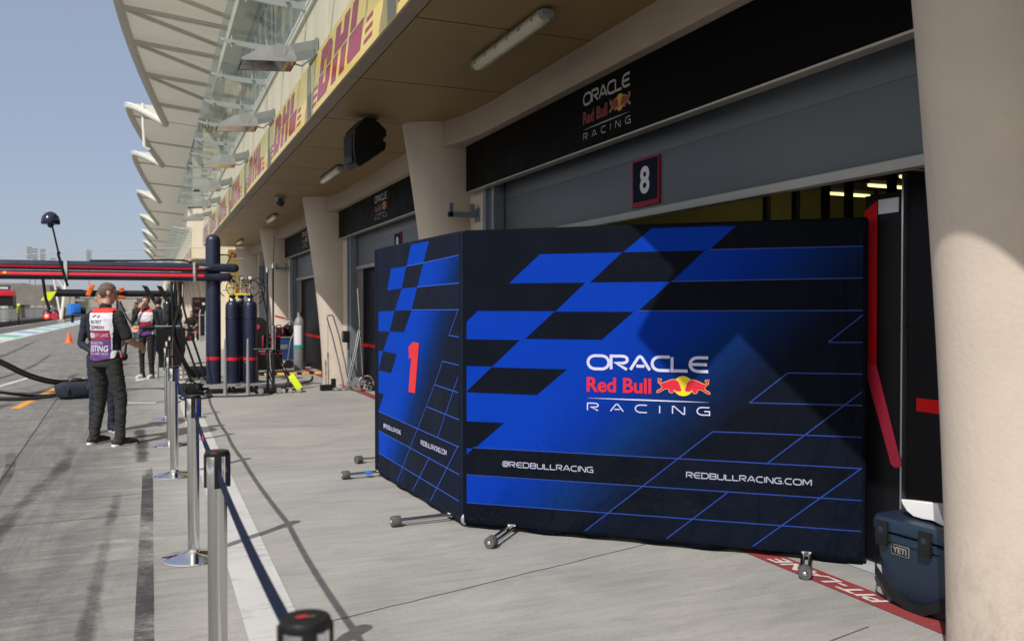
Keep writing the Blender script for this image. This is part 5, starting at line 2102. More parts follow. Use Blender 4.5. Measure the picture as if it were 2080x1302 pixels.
# stop light on a dropped arm
mb = MB()
mb.tube([(-2.70, -.2, 2.02), (-2.66, -.22, 1.7), (-2.60, -.24, 1.50)], .024, 8)
mo = mb.build('light_arm', M['black'], ga)
mb = MB()
for q in (-.058, .058):
    mb.ball((-2.58 + q, -.26, 1.44), .066, (1, 1, 1.05), u=16, v=10)
lo_ = mb.build('light_hood', M['navygloss'], mo)
mb = MB()
for q in (-.058, .058):
    mb.lathe([(.062, -.075), (.064, -.06), (.064, -.02), (.058, -.01)], (-2.58 + q, -.26, 1.405), 16, axis='Y')
mb.build('light_ring', M['crimson'], lo_)
MB().lathe([(.004, -.082), (.03, -.080), (.034, -.070)], (-2.638, -.26, 1.405), 16, axis='Y').build('red_lens', M['redlamp'], lo_)
for i, (za, zb_) in enumerate(((2.72, 2.28), (2.50, 2.10))):
    cb = MB()
    cb.tube([(1.75, 18.5, za + .05), (.4, 18.0, za - .02), (-1.5, 17.3, za - .19), (-4.5, 16.3, zb_ - .12), (-7, 15.5, zb_ - .1)], .006, 5)
    tag(cb.build('guy_cable', M['paper'], None), ('thin white cable running from the post top to the left, upper of two', 'thin white cable running just above the boom, lower of two')[i], 'cable', 'thin cables over the lane')

tr = thing('cylinder_trolley', 'low grey wheeled trolley carrying the gantry post and navy gas cylinders', 'trolley', (1.33, 16.55, 0))
mb = MB()
mb.box(-.50, .50, -.42, .62, .125, .165, .006)
mb.build('deck', M['galv'], tr)
for x in (-.42, .02, .42):
    for y in (-.34, .5):
        w = MB()
        w.lathe([(.02, -.022), (.055, -.02), (.06, -.01), (.06, .01), (.055, .02), (.02, .022)], (x, y, .06), 16, axis='X')
        w.box(x - .03, x + .03, y - .03, y + .03, .095, .126)
        w.build('caster', M['rubber_black'], tr)
for i, (x, y, lab) in enumerate(((1.36, 16.42, 'navy gas cylinder with red band nearest the gantry post'), (1.66, 16.36, 'navy gas cylinder with red band, right hand one of the front pair'),
                                 (1.55, 16.86, 'navy gas cylinder standing behind the front pair on the trolley'))):
    if i == 0:
        g0 = thing('gas_cylinder', lab, 'gas cylinder', (x, y, .166), 0, 'navy gas cylinders on the trolley')
        mb = MB()
        mb.lathe([(.118, .0), (.124, .01), (.124, 1.36), (.12, 1.43), (.10, 1.475), (.06, 1.50), (.045, 1.51), (.045, 1.56), (.06, 1.565), (.06, 1.60), (.02, 1.61)], n=32)
        mb.build('cylinder', M['navy'], g0, 40)
        MB().lathe([(.1252, .415), (.1262, .42), (.1262, .465), (.1252, .47)], n=32).build('red_band', M['redbright'], g0)
        MB().lathe([(.1252, 1.165), (.1275, 1.17), (.1275, 1.185), (.1252, 1.19)], n=32).build('strap', M['black'], g0)
        mb = MB()
        mb.lathe([(.07, 1.495), (.065, 1.53), (.05, 1.545), (.03, 1.60), (.03, 1.64), (.01, 1.65)], n=18)
        mb.build('valve', M['chrome'], g0)
    else:
        dup(g0, (x, y, .166), R(30 * i), lab)
rg = thing('regulator_rig', 'cluster of gauges, red knobs and black hoses on top of the gas cylinders', 'gas regulator', (1.51, 16.38, 1.80))
mb = MB()
mb.cyl((-.24, 0, .10), (.24, 0, .10), .016, n=10)
mb.cyl((-.20, -.02, .18), (.2, -.02, .18), .013, n=10)
for x in (-.15, 0, .15):
    mb.cyl((x, 0, .0), (x, 0, .24), .012, n=8)
mb.cyl((-.32, -.03, .055), (-.1, -.03, .055), .009, n=8)
mb.cyl((.18, -.03, .055), (.36, -.03, .06), .009, n=8)
mb.build('manifold', M['chrome'], rg)
for x in (-.14, .0, .15):
    g = MB()
    g.lathe([(.01, -.03), (.042, -.028), (.046, -.02), (.046, .02), (.03, .025)], (x, -.01, .285), 18, axis='Y')
    go = g.build('gauge', M['black'], rg)
    MB().lathe([(.002, -.032), (.034, -.0305), (.034, -.03)], (x, -.01, .285), 18, axis='Y').build('dial', M['paper'], go)
for x in (-.06, .09):
    MB().ball((x, -.05, .09), .024, (1, .7, 1)).build('knob', M['redbright'], rg)
for i, (cx, w_1, h_1) in enumerate(((-.22, .16, .17), (-.16, .10, .12), (.20, .12, .14), (.28, .14, .18))):
    h = MB()
    h.tube([(cx + w_1 * math.cos(R(a)), -.02 + .03 * math.sin(R(a * 2 + 40 * i)), .10 + h_1 * math.sin(R(a))) for a in range(-80, 255, 18)], .009, 7)
    h.build('hose', M['rubber_black'], rg)
MB().box(-.13, .11, -.11, -.09, -.03, -.0, .004).build('yellow_strap', M['yellow'], rg)
MB().tube([(.33, -.02, .2), (.42, -.02, .1), (.38, -.03, -.1), (.30, -.04, -.2)], .010, 7).build('hose', M['rubber_black'], rg)
bk = MB()
bk.box(-.1, .16, .02, .06, .13, .26, .004)
bk.build('bracket_plate', M['brass'], rg)
for i, (x, y, lab) in enumerate(((1.19, 15.9, 'slim silver post standing before the trolley, left one'), (1.56, 15.75, 'slim silver post standing before the trolley, right one'))):
    sp_ = thing('silver_post', lab, 'post', (x, y, 0), 0, 'slim silver posts by the trolley')
    MB().lathe([(.04, 0), (.038, .01), (.034, .1), (.024, .8), (.017, .98), (.006, 1.0)], n=16).build('pole', M['casegray'], sp_)
    MB().cyl((-.05, 0, .58), (.0, 0, .58), .006, n=6).build('pin', M['alu'], sp_)

hs = thing('hose_bundle', 'black air hoses and chrome couplings hanging from the boom to the ground', 'hoses', (.35, 16.2, 0))
for i, (x0, x1, xm, z1) in enumerate(((-.02, .35, .02, .30), (.04, .42, .16, .28), (.10, .30, .0, .22), (.15, .52, .28, .25))):
    h = MB()
    P_ = [Vector((x0, 0, 2.0)), Vector((x0 + .01, -.02, 1.6)), Vector((xm, -.04 * i, 1.1)), Vector((xm + .14, -.03, .65)), Vector((x1, -.02 * i, z1))]
    pts = []
    for j in range(4):
        a, b_ = P_[max(j - 1, 0)], P_[j]
        c, d = P_[j + 1], P_[min(j + 2, 4)]
        for q in range(6):
            t = q / 6
            pts.append(.5 * ((2 * b_) + (c - a) * t + (2 * a - 5 * b_ + 4 * c - d) * t * t + (3 * b_ - a - 3 * c + d) * t ** 3))
    pts.append(P_[-1])
    h.tube(pts, .019 if i % 2 else .026, 8)
    h.build('hose', M['rubber_black'], hs)
for x in (.0, .15):
    MB().cyl((x, -.01, 1.62), (x + .01, -.02, 1.95), .016, .012, n=8).build('coupling', M['chrome'], hs)


def lump(name, label, cat, loc, rz, sx, sy, sz, strapz=True, mat='rubber_black', sm='black'):
    t = thing(name, label, cat, loc, rz)
    m = MB()
    bm = bmesh.new()
    bmesh.ops.create_uvsphere(bm, u_segments=28, v_segments=16, radius=1)
    for v in bm.verts:
        c = v.co.copy()
        f = lambda q: math.copysign(abs(q) ** .55, q)
        n_ = 1 + .05 * math.sin(c.x * 7 + c.z * 5) + .04 * math.sin(c.y * 11 + c.x * 9)
        v.co = Vector((f(c.x) * sx * n_, f(c.y) * sy * n_, max(-1, f(c.z) * n_) * sz + sz))
    m.bm_add(bm) if not bm.verts.index_update() else None
    m.build('body', M[mat], t, 60)
    if strapz:
        for q in (-.45, .4):
            s_ = MB()
            s_.tube([(q * sx, 1.04 * sy * math.cos(R(a)), sz + 1.04 * sz * math.sin(R(a))) for a in range(-70, 251, 20)], .012, 6)
            s_.build('strap', M[sm], t)
        h_ = MB()
        h_.tube([(-.35 * sx, 0, 2 * sz), (-.2 * sx, 0, 2 * sz + .05), (.2 * sx, 0, 2 * sz + .05), (.35 * sx, 0, 2 * sz)], .013, 6)
        h_.build('handle', M['black'], t)
    return t


lump('kit_bag', 'black padded bag on its side below the hanging hoses, nearer one', 'bag', (.62, 16.25, 0), R(8), .24, .16, .10)
lump('kit_bag', 'black padded bag held up behind the nearer bag by the hoses', 'bag', (.78, 16.9, .26), R(-4), .20, .13, .10)
lump('kit_bag', 'black quilted cover lying on the ground behind the man in the vest', 'bag', (-1.18, 16.35, 0), R(12), .34, .2, .14, mat='navycloth')
lump('kit_bag', 'black kit bag with red straps lying at the feet of the seated man', 'bag', (1.55, 42.3, 0), 0, .22, .14, .1, mat='rubber_black', sm='crimson')
for i, pts in enumerate(([(-3.6, 16.2, 1.35), (-2.9, 16.25, .95), (-2.3, 16.3, .62), (-1.9, 16.4, .38), (-1.5, 16.6, .24), (-1.0, 16.9, .22), (-.7, 17.0, .24)],
                         [(-4, 17.4, .5), (-3.0, 17.2, .22), (-2.4, 17.0, .09), (-1.9, 16.7, .04), (-1.55, 16.45, .06), (-1.4, 16.4, .1)],
                         [(-4, 16.9, .3), (-3.0, 16.7, .1), (-2.4, 16.4, .03), (-1.9, 16.25, .03), (-1.55, 16.25, .06), (-1.4, 16.3, .1)])):
    P_ = [Vector(p) for p in pts]
    sm = []
    for j in range(len(P_) - 1):
        a, b_ = P_[max(j - 1, 0)], P_[j]
        c, d = P_[j + 1], P_[min(j + 2, len(P_) - 1)]
        for q in range(6):
            t = q / 6
            sm.append(.5 * ((2 * b_) + (c - a) * t + (2 * a - 5 * b_ + 4 * c - d) * t * t + (3 * b_ - a - 3 * c + d) * t ** 3))
    sm.append(P_[-1])
    h = MB()
    h.tube(sm, .026, 8)
    if i == 0:
        h.tube([p + Vector((.02, 0, .045)) for p in sm], .022, 8)
    tag(h.build('air_hose', M['rubber_black'], None), ('thick doubled black hose sagging in from the left edge of the picture', 'black hose leading to the quilted cover on the ground, upper of the pair',
                                                     'black hose leading to the quilted cover on the ground, lower of the pair')[i], 'hose')

ec = thing('equipment_cart', 'black equipment cart with a tall dark tank between the bearded man and the gantry post', 'cart', (.36, 19.2, 0))
m = MB()
m.loft([[(-.28, -.25, 1.12), (.28, -.25, 1.12), (.28, .25, 1.12), (-.28, .25, 1.12)], [(-.28, -.25, .66), (.28, -.25, .66), (.28, .25, .66), (-.28, .25, .66)],
        [(-.10, -.12, .34), (.2, -.12, .34), (.2, .12, .34), (-.10, .12, .34)]])
m.build('hopper', M['black'], ec, 30)
m = MB()
m.lathe([(.10, 1.12), (.105, 1.14), (.105, 1.62), (.08, 1.66), (.03, 1.67), (.03, 1.74)], (-.04, 0, 0), 20)
m.build('tank', M['blackgloss'], ec)
m = MB()
for x in (-.24, .24):
    for y in (-.2, .2):
        m.cyl((x, y, 0.04), (x, y, .7), .016, n=8)
m.tube([(-.3, -.26, 1.16), (.42, -.26, 1.16)], .014, 8)
m.build('frame', M['steel'], ec)
bx_ = thing('storage_box', 'small open black box on the ground behind the stanchions', 'box', (.36, 24.0, 0))
m = MB()
m.box(-.22, .22, -.2, .2, 0, .42, .01)
m.build('body', M['black'], bx_)
MB().box(-.225, .225, -.205, .205, .40, .45, .01).build('lid', M['rubber_black'], bx_)

cr_ = thing('equipment_crate', 'stack of black crates with a red lid edge in the shade behind the gas cylinders', 'crate', (2.45, 20.9, 0), R(12))
for q, (w_c, h0, h1) in enumerate(((.34, .08, .52), (.30, .54, .92))):
    m = MB()
    m.box(-w_c, w_c, -.24, .24, h0, h1, .02)
    for e_ in (-.6, 0, .6):
        m.box(e_ * w_c - .02, e_ * w_c + .02, -.252, -.24, h0 + .03, h1 - .03, .004)
    co_ = m.build('crate', M['black'], cr_)
    MB().box(-w_c - .006, w_c + .006, -.248, .248, h1 - .075, h1 - .04, .004).build('lid_edge', M['crimson'], co_)
    MB().box(-.06, .06, -.27, -.25, (h0 + h1) / 2 - .02, (h0 + h1) / 2 + .02, .004).build('handle', M['alu'], co_)
fan = thing('cooling_fan', 'black cooling fan on a thin stand behind the gas cylinders', 'fan', (2.02, 18.4, 0), R(-10))
m = MB()
m.cyl((0, 0, .0), (0, 0, .95), .016, n=10)
m.lathe([(.18, 0), (.18, .02), (.03, .04)], n=20)
m.build('stand', M['black'], fan)
m = MB()
m.lathe([(.14, -.09), (.20, -.08), (.205, .0), (.20, .08), (.14, .09)], (0, 0, 1.14), 24, axis='Y')
m.build('shroud', M['rubber_black'], fan)
m = MB()
m.lathe([(.005, -.11), (.05, -.105), (.055, -.09)], (0, 0, 1.14), 16, axis='Y')
m.build('hub', M['crimson'], fan)
for i, (pts, lab) in enumerate((([(1.9, 16.0, .6), (2.02, 15.95, .2), (2.0, 15.7, .03), (1.6, 15.45, .02), (1.0, 15.55, .02), (.75, 15.9, .03)], 'thin black cable looping on the ground before the trolley'),
                                ([(1.88, 16.5, 1.9), (1.98, 16.45, 1.3), (1.95, 16.4, .6), (2.1, 16.6, .1), (2.5, 17.2, .02), (3.0, 18.0, .02), (3.3, 19.4, .02)], 'black hose falling from the gauges and running back to the garages'),
                                ([(.75, 16.1, .08), (.95, 15.6, .02), (.55, 15.2, .02), (.42, 15.6, .02), (.6, 16.0, .03)], 'coiled black cable beside the padded bags'))):
    P_ = [Vector(p) for p in pts]
    sm = []
    for j in range(len(P_) - 1):
        a, b_ = P_[max(j - 1, 0)], P_[j]
        c, d = P_[j + 1], P_[min(j + 2, len(P_) - 1)]
        for q in range(8):
            t = q / 8
            sm.append(.5 * ((2 * b_) + (c - a) * t + (2 * a - 5 * b_ + 4 * c - d) * t * t + (3 * b_ - a - 3 * c + d) * t ** 3))
    sm.append(P_[-1])
    for p in sm:
        p.z = max(p.z, .016)
    h = MB()
    h.tube(sm, .013, 6)
    tag(h.build('cable', M['rubber_black'], None), lab, 'cable')

# mast stand, fluorescent padded jack, lever jacks and wheel trolley
ms = thing('mast_stand', 'pair of tall black masts on a low wheeled base beside the gas cylinders', 'stand', (1.97, 16.1, 0))
m = MB()
m.box(-.28, .3, -.2, .2, .03, .06, .01)
m.build('base', M['black'], ms)
for x, zt in ((-.03, 2.22), (.07, 2.30)):
    m = MB()
    m.cyl((x, 0, .06), (x, 0, 1.2), .026, n=12)
    m.cyl((x, 0, 1.2), (x, 0, zt), .017, n=12)
    mo = m.build('mast', M['signmast'], ms)
    MB().lathe([(.026, zt - .04), (.028, zt), (.01, zt + .05)], (x, 0, 0), 12).build('cap', M['chrome'], mo)
m = MB()
m.tube([(.07, 0, 2.3), (.085, 0, 2.55), (.10, 0, 2.85)], .006, 6)
m.build('antenna', M['black'], ms)
m = MB()
m.cyl((.06, -.05, .78), (.06, -.05, 1.22), .042, n=14)
m.cyl((-.28, -.05, .80), (.05, -.05, .80), .012, n=8)
m.build('actuator', M['chrome'], ms)
for x in (-.18, .14):
    m = MB()
    m.lathe([(.01, -.025), (.05, -.024), (.055, -.01), (.055, .02), (.01, .025)], (x, -.22, .055), 16, axis='Y')
    m.build('wheel', M['alu'], ms)
m = MB()
m.tube([(.12, -.02, .75), (.24, -.05, .4), (.38, -.08, .08)], .012, 6)
m.tube([(.15, .05, .75), (.30, .05, .4), (.45, .02, .08)], .012, 6)
m.build('strut', M['black'], ms)
fj = thing('floor_jack', 'low chrome jack with a slanted fluorescent yellow pad', 'jack', (2.32, 15.95, 0), R(-10))
m = MB()
m.box(-.14, .22, -.05, .05, .04, .07, .006)
m.tube([(-.12, 0, .06), (-.05, 0, .2), (.0, 0, .3)], .012, 6)
m.build('frame', M['black'], fj)
m = MB()
m.box(-.06, .06, -.06, .06, -.15, .15, .012, mat=Matrix.Translation((.09, 0, .19)) @ Matrix.Rotation(R(-32), 4, 'Y'))
m.build('pad', M['fluo'], fj)
for x in (-.12, .0, .16):
    MB().lathe([(.008, -.03), (.036, -.028), (.038, 0), (.036, .028), (.008, .03)], (x, -.06, .04), 14, axis='Y').build('wheel', M['chrome'], fj)

lj = thing('lever_jack', 'lever jack with tall bent twin handle and black foot, in front of the sunlit column', 'jack', (3.06, 16.05, 0))
m = MB()
m.box(-.18, .10, -.06, .09, .0, .11, .012)
m.box(.02, .10, -.05, .05, .11, .22, .008)
m.build('foot', M['black'], lj)
m = MB()
for x in (.0, .125):
    m.tube([(.24 + x * .7, -.05, .07), (.17 + x * .9, -.04, .45), (.04 + x, 0, 1.02), (-.05 + x, .02, 1.34)], .0135, 8)
m.tube([(-.05, .02, 1.34), (-.055, .02, 1.37), (-.03, .02, 1.395), (.045, .02, 1.395), (.07, .02, 1.37), (.075, .02, 1.34)], .0135, 8)
m.build('handle', M['steel'], lj)
m = MB()
m.box(.02, .42, -.12, .02, .02, .05, .006)
for x in (.08, .22, .36):
    m.lathe([(.006, -.025), (.035, -.024), (.037, 0), (.035, .024), (.006, .025)], (x, -.1, .037), 14, axis='Y')
m.build('chassis', M['chrome'], lj)
wt = thing('wheel_trolley', 'chrome trolley with a spoked disc wheel and tall leaning poles by the door jamb', 'trolley', (3.44, 15.75, 0))
m = MB()
for y in (-.08, .06):
    m.tube([(-.12, y, .12), (.02, y, .7), (.10, y, 1.12)], .014, 8)
m.tube([(.10, -.08, 1.12), (.11, 0, 1.16), (.10, .06, 1.12)], .014, 8)
m.tube([(.16, .0, .3), (.12, .0, 1.0), (.08, .04, 1.9)], .009, 6)
m.tube([(-.02, -.05, .1), (.08, -.06, .1), (.26, -.1, .13)], .02, 8)
m.build('frame', M['steel'], wt)
m = MB()
wc = (.20, -.14, .155)
m.tube([(wc[0] + .135 * math.cos(R(a)), wc[1], wc[2] + .135 * math.sin(R(a))) for a in range(0, 360, 12)], .017, 8, closed=True)
m.lathe([(.005, -.03), (.035, -.03), (.04, .02), (.005, .03)], wc, 18, axis='Y')
for k in range(9):
    a = R(40 * k)
    m.cyl((wc[0] + .03 * math.cos(a), wc[1] - .01, wc[2] + .03 * math.sin(a)), (wc[0] + .13 * math.cos(a), wc[1], wc[2] + .13 * math.sin(a)), .011, .007, n=6)
m.build('spoked_wheel', M['chrome'], wt)
m = MB()
m.lathe([(.02, -.05), (.12, -.045), (.13, 0), (.12, .045), (.02, .05)], (.06, -.02, .13), 24, axis='Y')
m.build('hub_drum', M['casegray'], wt)

fc = thing('flight_case', 'blue flight case with aluminium edges standing before the far pier', 'case', (3.10, 22.7, 0))
MB().box(-.36, .30, -.3, .3, .20, .78, .008).build('body', M['caseblue'], fc)
m = MB()
for z in (.20, .78):
    for y in (-.3, .3):
        m.box(-.375, .315, y - .02, y + .02, z - .02, z + .02, .004)
for x in (-.36, .30):
    for y in (-.3, .3):
        m.box(x - .02, x + .02, y - .02, y + .02, .2, .78, .004)
m.build('edges', M['alu'], fc)
MB().box(-.12, .10, -.312, -.30, .48, .60, .004).build('plate', M['alu'], fc)
for x in (-.28, .22):
    for y in (-.22, .22):
        MB().lathe([(.01, -.03), (.075, -.028), (.08, 0), (.075, .028), (.01, .03)], (x, y, .08), 18, axis='Y').build('caster', M['rubber_black'], fc)
ht = thing('hand_truck', 'hand truck with a red grip parked in front of the blue flight case', 'hand truck', (3.28, 22.25, 0))
m = MB()
m.tube([(.05, 0, .1), (.05, 0, 1.1), (0, 0, 1.2), (-.2, 0, 1.27)], .018, 8)
m.tube([(-.12, .0, .12), (-.04, 0, .7), (.05, 0, .9)], .014, 8)
m.box(-.2, .07, -.05, .0, .04, .07)
m.build('frame', M['alu'], ht)
MB().tube([(-.2, 0, 1.27), (-.42, 0, 1.33)], .022, 8).build('grip', M['redbright'], ht)
MB().lathe([(.02, -.03), (.10, -.028), (.11, 0), (.10, .028), (.02, .03)], (-.1, -.06, .11), 20, axis='Y').build('wheel', M['rubber_black'], ht)
lump('kit_bag', 'black gear bag with dark red straps lying on top of the blue flight case', 'bag', (3.0, 22.6, .80), 0, .2, .15, .12, mat='rubber_black', sm='crimson')
lump('kit_bag', 'plain black soft bag on the blue flight case, beside the one with red straps', 'bag', (3.30, 22.75, .80), 0, .16, .14, .15)
lump('kit_bag', 'black kit bag with dark red straps on a stand behind the gas cylinders', 'bag', (2.15, 19.2, .62), 0, .13, .12, .20, mat='rubber_black', sm='crimson')
st_ = thing('folding_stand', 'low grey stand under the strapped bag behind the gas cylinders', 'stand', (2.2, 19.2, 0))
m = MB()
for x in (-.14, .14):
    for y in (-.12, .12):
        m.cyl((x * 1.3, y, 0), (x, y, .62), .014, n=6)
m.box(-.18, .18, -.15, .15, .59, .62)
m.build('frame', M['alu'], st_)
gb = thing('gas_cylinder', 'tall grey gas cylinder with a paper label standing by the third garage', 'gas cylinder', (3.38, 21.7, 0))
m = MB()
m.lathe([(.125, 0), (.13, .01), (.13, 1.12), (.12, 1.2), (.08, 1.28), (.05, 1.31), (.05, 1.42), (.02, 1.43)], n=28)
m.build('cylinder', M['casegray'], gb)
m = MB()
vs, fs = [], []
for i, a in enumerate(range(180, 281, 10)):
    vs += [(.1315 * math.cos(R(a)), .1315 * math.sin(R(a)), .62), (.1315 * math.cos(R(a)), .1315 * math.sin(R(a)), 1.10)]
for i in range(10):
    fs.append([2 * i, 2 * i + 2, 2 * i + 3, 2 * i + 1])
m.add(vs, fs)
m.build('label', M['paper'], gb, 60)
MB().lathe([(.1325, .52), (.134, .53), (.134, .6), (.1325, .61)], n=20).build('green_band', M['green'], gb)
crp = thing('cable_ramp', 'low black and yellow cable ramp lying across the garage apron', 'cable ramp', (1.75, 20.2, 0))
m = MB()
m.prism([(-.12, 0.004), (-.05, .05), (.05, .05), (.12, .004)], lambda u, v, d: (d, u, v), 2.3)
m.build('body', M['rubber_black'], crp, 20)
for q in range(8):
    m = MB()
    m.add([(.04 + .28 * q, -.122, .006), (.2 + .28 * q, -.122, .006), (.2 + .28 * q, -.0515, .0525), (.04 + .28 * q, -.0515, .0525)], [[0, 1, 2, 3]])
    m.build('stripe', M['orange_line'], crp, 0)

# cones
c0 = thing('traffic_cone', 'orange cone standing alone on the lane left of the man in the vest', 'cone', (-3.28, 41.4, 0), 0, 'orange cones')
m = MB()
m.lathe([(.20, 0), (.20, .02), (.15, .03), (.14, .05), (.035, .46), (.02, .47)], n=24)
m.build('body', M['cone'], c0)
MB().box(-.20, .20, -.20, .20, .003, .022, .004).build('foot', M['cone'], c0)
dup(c0, (-.30, 42.0, 0), .3, 'orange cone half hidden behind the bearded man and the microphone')

# tool cabinet, far gantries
tc_ = thing('tool_cabinet', 'tall black tool cabinet with red handles left of the gantry post', 'cabinet', (2.45, 46.5, 0))
m = MB()
m.box(-.55, .55, -.3, .3, .1, 2.05, .02)
m.build('body', M['black'], tc_)
for q in range(5):
    d_ = MB()
    d_.box(-.5, .5, -.312, -.3, .2 + .36 * q, .5 + .36 * q, .004)
    do = d_.build('drawer', M['blackgloss'], tc_)
    MB().box(-.42, -.22, -.335, -.312, .4 + .36 * q, .44 + .36 * q).build('handle', M['red'], do)
MB().cyl((-.02, -.32, 1.72), (-.02, -.314, 1.72), .07, n=16).build('badge', M['paper'], tc_)
rl = thing('rail_stand', 'small silver rail stand beside the tool cabinet', 'stand', (2.08, 40.5, 0))
m = MB()
for x in (-.12, .12):
    m.tube([(x, 0, 0), (x, 0, 1.25), (x + .04, 0, 1.45)], .025, 6)
m.tube([(-.12, 0, 1.2), (.12, 0, 1.2)], .02, 6)
m.build('frame', M['alu'], rl)

g2 = thing('team_gantry', 'black gantry of the next team with a yellow end flag and slanted arms', 'gantry', (0, 24.5, 0))
m = MB()
m.cyl((-2.25, 0, 1.90), (.5, 0, 1.90), .085, n=16)
m.box(-2.2, -1.6, -.05, .05, 1.98, 2.0)
m.build('boom', M['black'], g2)
m = MB()
m.cyl((.55, .1, 0), (.55, .1, 2.0), .09, n=14)
m.build('post', M['black'], g2)
for q in (0, .36):
    m = MB()
    m.loft([[(-.24 + q, -.1, 2.12), (-.10 + q, -.1, 2.10), (-.10 + q, .0, 2.10), (-.24 + q, .0, 2.12)], [(.36 + q * .7, -.1, 1.15), (.50 + q * .7, -.1, 1.12), (.50 + q * .7, 0, 1.12), (.36 + q * .7, 0, 1.15)]])
    m.build('slanted_arm', M['rubber_black'], g2)
m = MB()
m.prism([(-2.20, 1.95), (-2.42, 1.93), (-2.56, 1.72), (-2.34, 1.72)], lambda u, v, d: (u, d - .12, v), .05)
m.build('end_flag', M['fluo'], g2)
for x, z, hw, hh, tilt in ((-1.44, 1.98, .06, .16, 20), (-.71, 2.0, .06, .06, -12), (-.75, 1.80, .12, .045, 4)):
    m = MB()
    m.box(-hw, hw, -.05, .05, -hh, hh, .035, mat=Matrix.Translation((x, -.13, z)) @ Matrix.Rotation(R(tilt), 4, 'Y'), seg=3)
    m.box(-hw * .7, hw * .9, -.065, .03, hh * .2, hh * .75, .02, mat=Matrix.Translation((x, -.13, z)) @ Matrix.Rotation(R(tilt), 4, 'Y'))
    m.build('orange_pad', M['orange'], g2, 60)
m = MB()
m.tube([(-.75, -.05, 1.7), (-.60, -.05, 1.3), (-.42, -.05, 1.02)], .02, 6)
ho_ = m.build('light_arm', M['black'], g2)
MB().ball((-.40, -.1, .98), .075).build('red_lens', M['redlamp'], ho_)
for i, (yy, xx, zz, mt, lab) in enumerate(((52, -3.2, 2.35, 'tealcloth', 'teal gantry boom farther down the lane behind the bearded man'), (66, -4.5, 2.2, 'galv', 'pale grey gantry far down the lane'))):
    g3 = thing('team_gantry', lab, 'gantry', (0, yy, 0))
    m = MB()
    m.cyl((xx, 0, zz), (1.0, 0, zz), .09, n=10)
    m.build('boom', M[mt], g3)
    MB().cyl((1.0, 0, 0), (1.0, 0, zz + .5), .13, n=12).build('post', M[mt], g3)
    MB().box(xx - .3, xx + .3, -.3, .3, zz - .25, zz - .1, .03).build('light_box', M[mt], g3)

# ================================================================== FAR SIDE OF THE PIT LANE
pw = thing('pit_wall', 'low navy pit wall along the far side of the lane', 'wall')
MB().box(-11.5, -11.0, 10, 420, 0, .36, .02).build('wall', M['wallnavy'], pw)
fe = thing('lane_fence', 'grey barred fence along the far side of the pit lane', 'fence')
m = MB()
for z in (.45, 1.42):
    m.box(-11.27, -11.23, 20, 260, z, z + .05)
y = 20.
while y < 240:
    m.box(-11.26, -11.24, y, y + .03, .45, 1.45)
    y += .22 if y < 120 else .6
m.build('bars', M['casegray'], fe)
m = MB()
y = 20.
while y < 250:
    m.box(-11.29, -11.21, y, y + .08, .36, 1.6)
    y += 3.
m.build('posts', M['galv'], fe)
gs = thing('grandstand', 'grey brown grandstand with rows of white seats far across the track', 'grandstand')
m = MB()
m.loft([[(-90, 150, 0), (-20, 150, 0), (-20, 175, 0), (-90, 175, 0)], [(-90, 152, 2.2), (-20, 152, 2.2), (-20, 175, 2.2), (-90, 175, 2.2)], [(-90, 165, 4.2), (-20, 165, 4.2), (-20, 175, 4.2), (-90, 175, 4.2)]])
m.build('tiers', M['stand_grey'], gs, 20)
m = MB()
for q in range(160):
    x = -89 + q * .43
    m.box(x, x + .3, 151.2, 151.6, 2.25, 3.35)
    if q > 150:
        break
m.build('white_seats', M['stand_white'], gs)
m = MB()
m.box(-90, -20, 166, 176, 4.2, 5.6)
m.box(-19.4, -14.5, 150, 168, 1.9, 5.0)
m.build('back_wall', M['stand_dark'], gs)
sb = thing('score_board', 'blue board with white lettering on the grandstand at the left edge', 'board', (-20.9, 149.5, 4.1))
MB().box(-2.6, 1.2, -.1, .1, -.5, .75).build('board', M['wallnavy'], sb)
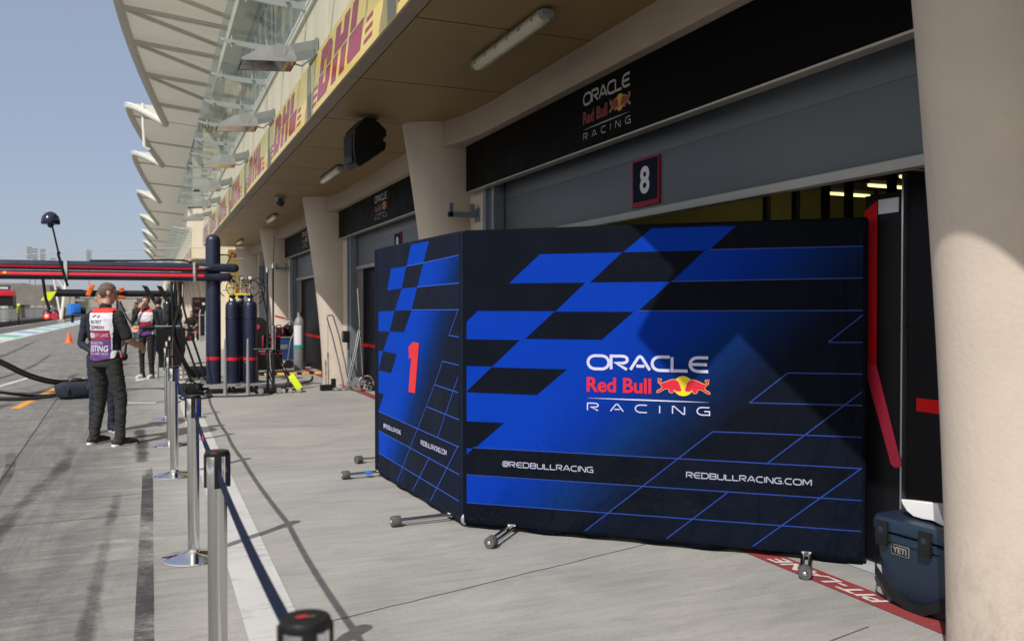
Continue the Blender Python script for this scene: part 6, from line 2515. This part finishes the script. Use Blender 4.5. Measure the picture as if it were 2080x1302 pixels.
for q, (a, b_) in enumerate(((-1.6, .9), (-1.4, .8))):
    MB().box(a, b_, -.13, -.1, .2 - .5 * q, .5 - .5 * q).build('white_strip', M['stand_white'], sb)
cbn = thing('tv_cabin', 'white cabin with a red roof edge standing behind the far fence', 'cabin', (-13.0, 92, 0))
MB().box(-.8, .8, -1, 1, 0, 1.7, .02).build('body', M['stand_white'], cbn)
MB().box(-1.1, 1.2, -1.2, 1.2, 2.6, 3.1, .02).build('roof', M['red'], cbn)
MB().box(-.3, 1.2, -1.05, 1.05, 1.7, 2.6).build('opening', M['black'], cbn)
py_ = thing('pylon', 'white V shaped pylon rising beside the far fence', 'pylon', (-8.3, 96, 0))
m = MB()
m.cyl((0, 0, .3), (-.75, 0, 5.2), .09, n=8)
m.cyl((0, 0, .3), (.62, 0, 5.2), .14, n=8)
m.cyl((-.72, 0, 4.9), (.35, 0, 3.3), .06, n=8)
m.build('legs', M['trim'], py_)
MB().box(-.3, .3, -.3, .3, 0, .35).build('footing', M['stand_grey'], py_)
fb_ = thing('far_building', 'low pale buildings at the far end of the pit lane', 'building')
m = MB()
for i in range(7):
    m.box(-34 + i * 6, -28.4 + i * 6, 300 + 4 * (i % 3), 330, 0, 4.5 + 1.2 * ((i * 5) % 3))
m.build('wall', M['stand_grey'], fb_)
l0 = None
for i, (x, z, lab) in enumerate(((-34.4, 20, 'far floodlight mast, leftmost of the cluster'), (-32.9, 19.6, 'far floodlight mast, second from left'), (-30.8, 19.4, 'far floodlight mast, third from left'),
                                 (-28.0, 16.8, 'far floodlight mast, shortest of the cluster'), (-18.0, 19.6, 'lone far floodlight mast right of the slanted dome mast'))):
    if l0 is None:
        l0 = thing('light_mast', lab, 'light mast', (x, 300, 0), 0, 'far floodlight masts')
        MB().cyl((0, 0, 0), (0, 0, 19), .16, .1, n=8).build('mast', M['hazegrey'], l0)
        m = MB()
        for q in range(5):
            m.box(-.75, .75, -.1, .1, 16.4 + q * .75, 16.95 + q * .75)
        m.build('lamp_head', M['hazegrey'], l0)
    else:
        c = dup(l0, (x, 300, z - 20), 0, lab)
